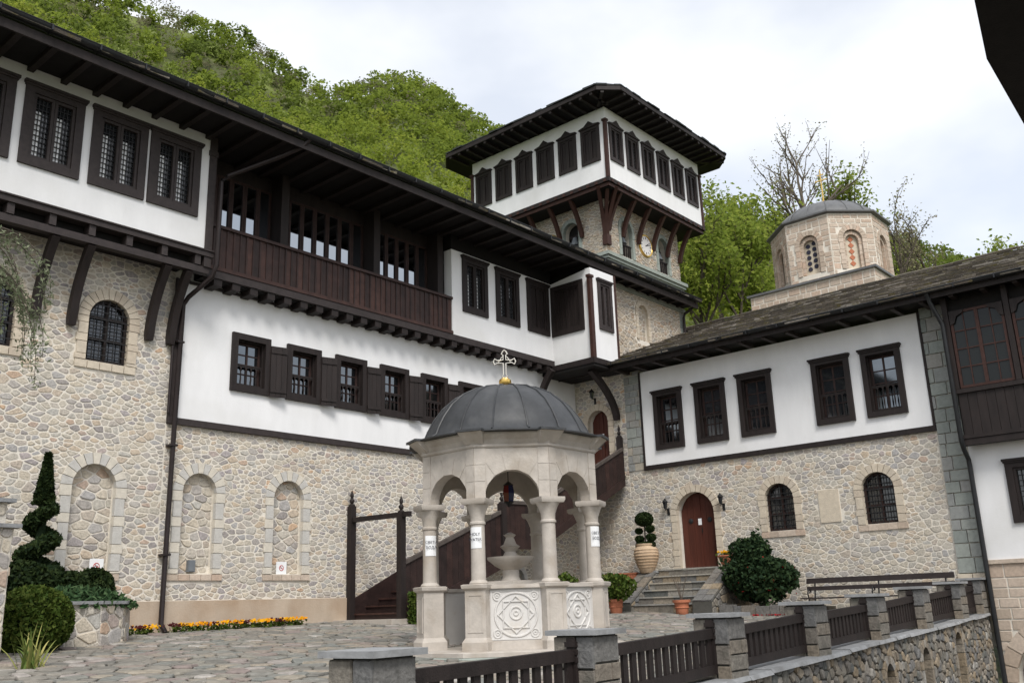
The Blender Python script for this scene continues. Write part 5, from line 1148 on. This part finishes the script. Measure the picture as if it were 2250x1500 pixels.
def lantern(loc, label, fr, grp):
    t = root('wall_lantern', loc, label, 'lantern', grp); f2 = Frame(loc, fr.U, fr.V, fr.W)
    b = MB(f2); b.tube([(0, -.22, 0), (0, -.12, .10), (0, -.16, .17), (0, -.12, .17)], .014, 6); b.box(-.04, .04, -.30, -.1, -.0, .02); b.build('bracket', 'iron', t)
    f3 = Frame(f2(0, 0, .17), fr.U, fr.W*-1, fr.V); b = MB(f3); b.lathe([(.045, -.12), (.075, .06), (.10, .07), (.06, .12), (.02, .16), (.02, .18)], n=6); b.build('lantern_body', 'iron', t)
    b = MB(f3)
    for k in range(6):
        a = PI*k/3+PI/6; r0, r1 = .044, .068; w_ = .018
        b.add([(r0*math.cos(a)-w_*math.sin(a)*-1, r0*math.sin(a)-w_*math.cos(a), -.10), (r0*math.cos(a)-w_*math.sin(a), r0*math.sin(a)+w_*math.cos(a), -.10), (r1*math.cos(a)-w_*1.4*math.sin(a), r1*math.sin(a)+w_*1.4*math.cos(a), .05), (r1*math.cos(a)+w_*1.4*math.sin(a), r1*math.sin(a)-w_*1.4*math.cos(a), .05)], [(0, 1, 2, 3)])
    b.build('lantern_glass', 'glass', t)
lantern((23.9, 14.80, 2.72), 'black iron wall lantern left of the arched hall door', FR, 'lanterns flanking the door'); lantern((23.9, 13.0, 2.70), 'black iron wall lantern right of the arched hall door', FR, 'lanterns flanking the door')
lantern((23.9, 17.2, 6.40), 'black iron lantern above the door at the stair head', FR, None)
# signs in the niches
for (u, i) in ((8.62, 0), (12.82, 1)):
    t = root('no_smoking_sign', FL(u, 1.0, -.1), 'white no smoking plate %s' % ('in the niche left of the drainpipe' if i == 0 else 'in the niche nearest the staircase'), 'sign', 'no smoking signs')
    f2 = Frame(FL(u, 1.0, -.07), (1, 0, 0), (0, 0, 1), (0, -1, 0)); b = MB(f2); b.box(-.135, .135, -.135, .135, 0, .012); b.build('plate', 'white_paper', t)
    b = MB(f2); b.tube([(.055*math.cos(2*PI*k/20), .055*math.sin(2*PI*k/20), .014) for k in range(21)], .007, 5, False); b.bar((-.04, .04, .014), (.04, -.04, .014), .012, .004, (0, 0, 1)); b.build('red_ring', 'ink_red', t)
    b = MB(f2); b.box(-.035, .03, -.006, .006, .0125, .014); b.build('cigarette', 'ink', t)
t = root('grey_box', FL(10.6, 1.0, -.1), 'small grey box fixed in the niche right of the drainpipe', 'box'); b = MB(FL); b.box(10.52, 10.68, .9, 1.14, -.12, -.03); b.box(10.535, 10.665, .915, 1.125, -.03, -.02); b.build('case', 'zinc', t)

# ------------------------------------------------------------------ planting at the left
RG = random.Random(77)
pln = root('raised_planter', (7.5, 17.0, -.4), 'round raised planter of rubble stone with slab rim by the wall', 'planter')
b = MB(); b.lathe([(1.25, -.6), (1.25, .26)], (7.45, 17.1, 0), 14); pc = b.build('planter_wall', 'mortar', pln)
for k in range(14):
    a0, a1 = 2*PI*k/14, 2*PI*(k+1)/14; am = (a0+a1)/2
    if math.sin(am) > .55: continue
    ap_ = 1.25*math.cos(PI/14); hl_ = 1.25*math.sin(PI/14); d = Vector((math.cos(am), math.sin(am), 0))
    fr = Frame(Vector((7.45, 17.1, 0))+d*ap_, (-d.y, d.x, 0), (0, 0, 1), d); pieces(voronoi(-hl_, hl_, -.45, .25, .2, 1.2, RG), fr, pc, 'stone', 'stone', RG, (), joint=.012, h=(.01, .03))
    b = MB(Frame((7.45, 17.1, 0), (1, 0, 0), (0, 1, 0), (0, 0, 1))); b.cur = .5; b.prism([(1.05*math.cos(a0+.01), 1.05*math.sin(a0+.01)), (1.31*math.cos(a0+.01), 1.31*math.sin(a0+.01)), (1.31*math.cos(a1-.01), 1.31*math.sin(a1-.01)), (1.05*math.cos(a1-.01), 1.05*math.sin(a1-.01))], .262, .315); b.build('rim_slab', 'slab', pln)
b = MB(); b.lathe([(1.2, .1), (1.2, .24)], (7.45, 17.1, 0), 14); b.build('soil', 'earth', pln)
sp = root('spiral_topiary', (7.2, 17.15, .25), 'tall dark spiral-clipped conifer in the round planter', 'topiary')
P = []; n = 13000; rs = np.random.RandomState(5)
for i in range(n):
    t = rs.uniform(0, 1)**.8; z = .55+t*2.35
    if t > .62:      # plain tapering tip
        rr = .15*(1-(t-.62)/.38)+.03; a = rs.uniform(0, 6.28); q = rs.uniform(.7, 1)
        P.append((7.16+rr*q*math.cos(a), 17.18+rr*q*math.sin(a), z))
    else:
        ph = t/.62*2*PI*2.6+2.2; R0 = .21*(1-t)+.03; tr = .265*(1-t*.68); d = rs.normal(size=3); d /= np.linalg.norm(d); q = tr*rs.uniform(.75, 1)
        P.append((7.16+R0*math.cos(ph)+d[0]*q, 17.18+R0*math.sin(ph)+d[1]*q, z-.05+d[2]*q*.62))
V, T = leafcloud(P, .05, RG, asp=1.8); leafobj('foliage', V, T, 'leaf_yew', sp)
b = MB(); b.cur = 0; pts = []; rad = []
for i in range(60):
    t = i/59*.62; ph = t/.62*2*PI*2.6+2.2; R0 = .21*(1-t)+.03; pts.append((7.16+R0*math.cos(ph), 17.18+R0*math.sin(ph), .5+t*2.35)); rad.append(.19*(1-t*.68))
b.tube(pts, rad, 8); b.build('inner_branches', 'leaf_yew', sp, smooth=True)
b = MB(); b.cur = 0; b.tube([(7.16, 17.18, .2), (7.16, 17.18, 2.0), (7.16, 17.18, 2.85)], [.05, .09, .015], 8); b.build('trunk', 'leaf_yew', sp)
for i, (c, r_) in enumerate((((6.75, 16.7, .62), (.45, .45, .40)), ((7.55, 16.75, .55), (.36, .36, .28)), ((8.05, 16.95, .58), (.38, .38, .30)))):
    o = root('clipped_yew', c, ('round dark yew ball at the left of the spiral topiary', 'low dark yew ball under the spiral topiary', 'dark yew ball at the right rim of the planter')[i], 'bush', 'yew balls in the planter'); blob('foliage', c, r_, 2600, .05, 'leaf_yew', o, RG, 'leaf_yew', .18, .05, 1.8)
jn = root('juniper', (7.6, 16.4, .3), 'spreading bright green juniper spilling over the planter rim', 'bush'); P = shell((7.55, 16.35, .28), .95, .5, .24, 4200, RG, .7, .15); P = P[P[:, 2] > .2]; V, T = leafcloud(P, .06, RG, asp=2.2); leafobj('foliage', V, T, 'leaf_juniper', jn)
rb = root('round_bush', (6.5, 15.55, -.44), 'clipped round olive green bush in front of the planter', 'bush'); blob('foliage', (6.5, 15.55, .02), (.60, .60, .52), 7000, .045, 'leaf_box', rb, RG, 'leaf_dark', .14, .03, 1.8)
ir = root('striped_grass', (5.5, 13.1, gz(5.5, 13.1)), 'clump of long cream-striped sword leaves at the lower left', 'plant')
for k in range(46):
    a = RG.uniform(0, 2*PI); L = RG.uniform(.35, .75); ln = RG.uniform(.15, .75); b = MB(); b.cur = RG.uniform(.1, 1); z0 = gz(5.5, 13.1)-.02; x0, y0 = 5.5+RG.gauss(0, .07), 13.1+RG.gauss(0, .07); w_ = RG.uniform(.012, .02)
    sx, sy = -math.sin(a)*w_, math.cos(a)*w_; vs = []
    for i in range(6): t = i/5; rr = L*ln*t; zz = z0+L*(1.05*t-ln*.75*t*t); k_ = 1-t**2*.95; vs += [(x0+rr*math.cos(a)+sx*k_, y0+rr*math.sin(a)+sy*k_, zz), (x0+rr*math.cos(a)-sx*k_, y0+rr*math.sin(a)-sy*k_, zz)]
    b.add(vs, [(2*i, 2*i+1, 2*i+3, 2*i+2) for i in range(5)]); b.build('blade', 'leaf_stripe', ir)
lp = root('gate_pillar', (5.35, 14.45, -.5), 'two-tier stone gate pillar cut by the left edge', 'pillar')
for (h0, h1, hw) in ((-.6, 1.30, .30), (1.36, 1.66, .22)):
    b = MB(); b.box(5.25-hw, 5.25+hw, 14.55-hw, 14.55+hw, h0, h1); pb_ = b.build('shaft', 'mortar', lp)
    for fr in (Frame((5.25+hw, 14.55, 0), (0, 1, 0), (0, 0, 1), (1, 0, 0)), Frame((5.25, 14.55-hw, 0), (1, 0, 0), (0, 0, 1), (0, -1, 0))): pieces(voronoi(-hw, hw, h0+.1, h1, .2, 1.2, RG), fr, pb_, 'stone', 'stone', RG, (), joint=.012, h=(.01, .03))
    b = MB(); b.box(5.25-hw-.09, 5.25+hw+.09, 14.55-hw-.09, 14.55+hw+.09, h1+.001, h1+.055); b.build('cap_slab', 'slab', lp)
ORD = 'first second third fourth fifth sixth seventh eighth ninth tenth eleventh twelfth thirteenth fourteenth fifteenth sixteenth'.split()
for i in range(16):
    x = 9.05+i*.262; y = 17.62+RG.uniform(-.04, .04); z = gz(x, y)
    if abs(x-9.9) < .13: continue
    t = root('pansy_plant', (x, y, z), '%s pansies, number %d from the planter along the wall foot' % (('orange and yellow', 'dark maroon', 'bright yellow')[i % 3], i+1), 'flower', 'pansies along the wall')
    t['label'] = '%s pansies, %s clump from the planter along the wall foot' % (('orange and yellow', 'dark maroon', 'bright yellow')[i % 3], ORD[i]); t['group'] = 'pansies along the wall'
    V, T = leafcloud([(x+RG.gauss(0, .08), y+RG.gauss(0, .07), z+RG.uniform(.0, .12)) for _ in range(70)], .05, RG); leafobj('leaves', V, T, 'leaf_box', t)
    flowers(34, x, y-.02, z+.15, .2, .16, t, RG, ((.9, .6, .55), (.05, .2, .1, .15), (.6, .7, .65))[i % 3], .06)
hg = root('box_hedge', (14.9, 15.6, -.3), 'small clipped box hedge block at the foot of the wooden stairs', 'hedge')
P = np.stack([np.random.RandomState(2).uniform(-1, 1, 6000), np.random.RandomState(3).uniform(-1, 1, 6000), np.random.RandomState(4).uniform(-1, 1, 6000)], 1); m_ = np.abs(P).max(1); P = P/m_[:, None]*np.random.RandomState(6).uniform(.86, 1.03, 6000)[:, None]
P = P*np.array([.34, .36, .36])+np.array([15.0, 15.55, .02]); V, T = leafcloud(P, .05, RG); leafobj('foliage', V, T, 'leaf_box', hg)
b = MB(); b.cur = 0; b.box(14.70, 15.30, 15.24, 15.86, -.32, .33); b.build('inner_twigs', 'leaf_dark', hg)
# drooping cedar at the left edge
cd_ = root('weeping_cedar', (3.4, 12.6, -.7), 'weeping blue-green cedar branch hanging at the left edge', 'tree')
b = MB(); b.tube([(3.1, 12.7, -.8), (3.2, 12.6, 2.5), (3.5, 12.5, 5.2)], [.16, .12, .06], 8); b.build('trunk', 'bark', cd_)
P = []; tb = MB()
for k in range(16):
    L = RG.uniform(.6, 1.35); dr = RG.uniform(.8, 2.3); y0 = 12.3+RG.uniform(-.35, .35); z0 = RG.uniform(4.2, 5.15); pts = []
    for i in range(9): t = i/8; pts.append((3.5+L*math.sin(t*1.6), y0-.1*t, z0+.15*math.sin(t*2)-dr*t**2.2))
    tb.tube(pts, [.014*(1-i/10) for i in range(9)], 4)
    for i in range(190): t = RG.uniform(.15, 1); f_ = t*8; j = min(7, int(f_)); a = Vector(pts[j]).lerp(Vector(pts[j+1]), f_-j); P.append((a.x+RG.gauss(0, .035), a.y+RG.gauss(0, .035), a.z-RG.uniform(0, .10)))
tb.build('branches', 'bark', cd_); V, T = leafcloud(P, .022, RG, asp=3.2, droop=1); leafobj('needles', V, T, 'leaf_cedar', cd_)

# ------------------------------------------------------------------ eave of the house beside the camera
ne = root('house_eave', (9, 1.2, 5), 'dark projecting eave corner of a nearby house, upper right', 'roof')
pol = [(7.2, 1.37), (9.25, 1.74), (12.6, 1.90), (12.6, -2.0), (7.2, -2.0)]
b = MB(); b.prism(pol, 5.0, 5.06); b.build('soffit', 'soffit', ne)
b = MB(); b.prism([(7.15, 1.33), (9.25, 1.70), (12.65, 1.86), (12.65, -2), (7.15, -2)], 5.062, 5.2); b.build('roof_slab', 'slate_dark', ne)
for k in range(8): b = MB(); x = 7.5+k*.62; b.box(x, x+.1, -1.9, 1.25, 4.9, 4.998); b.build('rafter', 'wood', ne)

# ------------------------------------------------------------------ hillside and woods
RV = random.Random(101); rs = np.random.RandomState(55)
SKY_AZ = [(-40, 10), (0, 12.5), (11.8, 16.3), (17.3, 18.2), (27.7, 21.0), (35, 24.5), (41.7, 27.2), (44.1, 28.6), (46.2, 30.2), (48.4, 30.7), (50.5, 30.4), (52.4, 29.6), (53.6, 30.0), (57.8, 31.8), (65, 32.8), (73, 34.2), (90, 35), (130, 32)]
def elev(az): return float(np.interp(az, [a for a, _ in SKY_AZ], [e for _, e in SKY_AZ]))
def hill(x, y):
    az = math.degrees(math.atan2(y, x)); r_ = math.hypot(x, y); rr = 118.; zt = rr*math.tan(R(elev(az)))
    t = (r_-42)/(rr-42)
    if t <= 0: return 3.0-3*min(1, -t*4)
    z = 3+(zt-3)*(t if t < 1 else 1-.5*(t-1))
    return z+1.6*math.sin(x*.11+y*.07)+1.2*math.sin(y*.16-x*.05)
b = MB(); vs = []; fs = []; na, nr = 70, 26
for j in range(nr+1):
    for i in range(na+1):
        az = R(-30+150*i/na); r_ = 40+115*j/nr; x, y = r_*math.cos(az), r_*math.sin(az); vs.append((x, y, hill(x, y)))
for j in range(nr):
    for i in range(na): q = j*(na+1)+i; fs.append((q, q+1, q+na+2, q+na+1))
b.add(vs, fs); hl = b.build('hillside', 'hillside', smooth=True); struct(hl)
def crown_pts(c, rx, rz, n, rs_, lobes=9):
    P = []; per = n//lobes
    for k in range(lobes):
        d = rs_.normal(size=3); d /= np.linalg.norm(d); d[2] = abs(d[2])*.9-.25; cc = np.array(c)+d*np.array([rx*.58, rx*.58, rz*.6]); lr = rs_.uniform(.36, .6)
        q = rs_.normal(size=(per, 3)); q /= np.linalg.norm(q, axis=1)[:, None]; q *= rs_.uniform(.55, 1, per)[:, None]**.5
        P.append(cc+q*np.array([rx*lr, rx*lr, rz*lr*.9]))
    return np.concatenate(P)
Vs, Ts = [], []; cnt = 0; grid = {}
for _ in range(60000):
    az = RV.uniform(8, 78); r_ = math.sqrt(RV.uniform(44**2, 130**2))
    if az < 40 and r_ < 62: continue
    x, y = r_*math.cos(R(az)), r_*math.sin(R(az)); sp_ = 2.0+.009*r_ if r_ < 96 else 1.75; gi, gj = int(x//4), int(y//4)
    if any((x-a)**2+(y-c)**2 < sp_**2 for di in (-1, 0, 1) for dj in (-1, 0, 1) for a, c in grid.get((gi+di, gj+dj), ())): continue
    grid.setdefault((gi, gj), []).append((x, y)); z = hill(x, y); tt_ = (r_-42)/76; kf = 1 if tt_ < .72 else .72; rx = RV.uniform(1.9, 3.2)*kf; h = RV.uniform(3.6, 6.4)*kf*(.8 if tt_ > .9 else 1); kind = RV.random()
    n = int(430*(60/r_)**.9)+150 if tt_ < .72 else 190
    Pt = crown_pts((x, y, z+h*.42), rx, h*.55, n, rs, 8 if tt_ < .72 else 5)
    grey = kind < (.07 if tt_ < .72 else .28)
    if grey: Pt = Pt[:int(len(Pt)*.7)]; tt = np.clip(RV.uniform(.87, .98)+rs.normal(0, .03, len(Pt)), .85, 1)
    else: tt = np.clip((RV.uniform(.38, .80) if tt_ < .72 else RV.uniform(.15, .55))+rs.normal(0, .09, len(Pt)), 0, .82)
    V, T = leafcloud(Pt, ((.16+.0012*r_) if tt_ < .72 else .33) if not grey else .2, RV, tt, asp=1.3, nrm=(-.35, -.45, .6), nk=.8); Vs.append(V); Ts.append(T); cnt += 1
fo = leafobj('hillside_woods', np.concatenate(Vs), np.concatenate(Ts), 'leaf_forest'); fo['kind'] = 'stuff'; fo['label'] = 'woods'; fo['label'] = 'spring green deciduous woods covering the steep hillside'
def tree(name, x, y, z, h, rx, label, leaf, dens, size, bare=False, grp=None, lean=0, crown=.62):
    t = root(name, (x, y, z), label, 'tree', grp); tb = MB(); tips = []; rn = random.Random(int(x*97+y*13))
    def limb(p, d, L, r_, lv):
        pts = [p]; q = p; dd = d
        for i in range(4): dd = (dd+Vector((rn.gauss(0, .10), rn.gauss(0, .10), .06))).normalized(); q = q+dd*L/4; pts.append(q)
        tb.tube(pts, [r_*(1-.16*i) for i in range(5)], 6 if lv < 2 else 4, False)
        if lv >= 3: tips.extend(pts[1:]); return
        for k in range(5 if lv == 0 else 4):
            f_ = rn.uniform(.35, 1) if lv == 0 else rn.uniform(.25, 1); j = min(3, int(f_*4)); pp = pts[j].lerp(pts[j+1], f_*4-j); a = rn.uniform(0, 2*PI); sp_ = rn.uniform(.45, .95)
            nd = (dd*(1-.25*sp_)+Vector((math.cos(a), math.sin(a), .25))*sp_*.8).normalized(); limb(pp, nd, L*rn.uniform(.5, .72), r_*.5, lv+1)
        if lv == 0: limb(pts[-1], dd, L*.6, r_*.45, 1)
        tips.append(pts[-1])
    limb(Vector((x, y, z-.3)), Vector((lean, 0, 1)).normalized(), h*.55, h*.018+.03, 0)
    tb.build('trunk', 'bark', t)
    Pn = []
    for p in tips:
        for _ in range(dens): Pn.append((p.x+rn.gauss(0, rx), p.y+rn.gauss(0, rx), p.z+rn.gauss(0, rx*.8)))
    V, T = leafcloud(Pn, size, rn, asp=1.4, nrm=(-.35, -.45, .6), nk=.8); leafobj('crown', V, T, leaf, t); return t
def on_ray(px, py, d):   # a spot at plan distance d in the direction of a picture point (planning aid for where the trees stand)
    v = cr*((px-1125)/FPX)+cu*(-(py-750)/FPX)+cf; k = d/math.hypot(v.x, v.y); return v*k
for i, (px, top, bot, d, leaf, dens, sz, lab) in enumerate((
    (1590, 400, 700, 46, 'leaf_spring', 9, .17, 'tall light green tree just right of the clock tower'),
    (1665, 375, 690, 50, 'leaf_spring', 9, .17, 'tall spring green tree between tower and church'),
    (1545, 480, 720, 42, 'leaf_spring', 8, .15, 'smaller green tree close against the tower corner'),
    (1720, 470, 690, 54, 'leaf_spring', 9, .18, 'green tree left of the church drum'),
    (1795, 255, 600, 52, 'leaf_bud', 3, .09, 'tall bare budding tree rising behind the church dome'),
    (1890, 385, 620, 58, 'leaf_spring', 7, .17, 'yellow-green tree right of the church dome'),
    (1990, 430, 620, 56, 'leaf_bud', 3, .11, 'thin budding tree right of the church'),
    (2060, 450, 620, 60, 'leaf_bud', 2, .11, 'bare twiggy tree above the slate roof'),
    (2190, 510, 620, 50, 'leaf_spring', 2, .15, 'slender sapling with few leaves above the roof at far right'),
    (1625, 520, 720, 44, 'leaf_spring', 9, .15, 'low green tree in front of the bank by the tower'),
    (1700, 560, 700, 47, 'leaf_spring', 8, .15, 'low green tree beside the church base'))):
    a = on_ray(px, top, d); c = on_ray(px, bot, d); tree('broadleaf_tree', c.x, c.y, c.z-2.0, a.z-c.z+2.0, .34 if leaf != 'leaf_bud' else .22, lab, leaf, dens, sz)
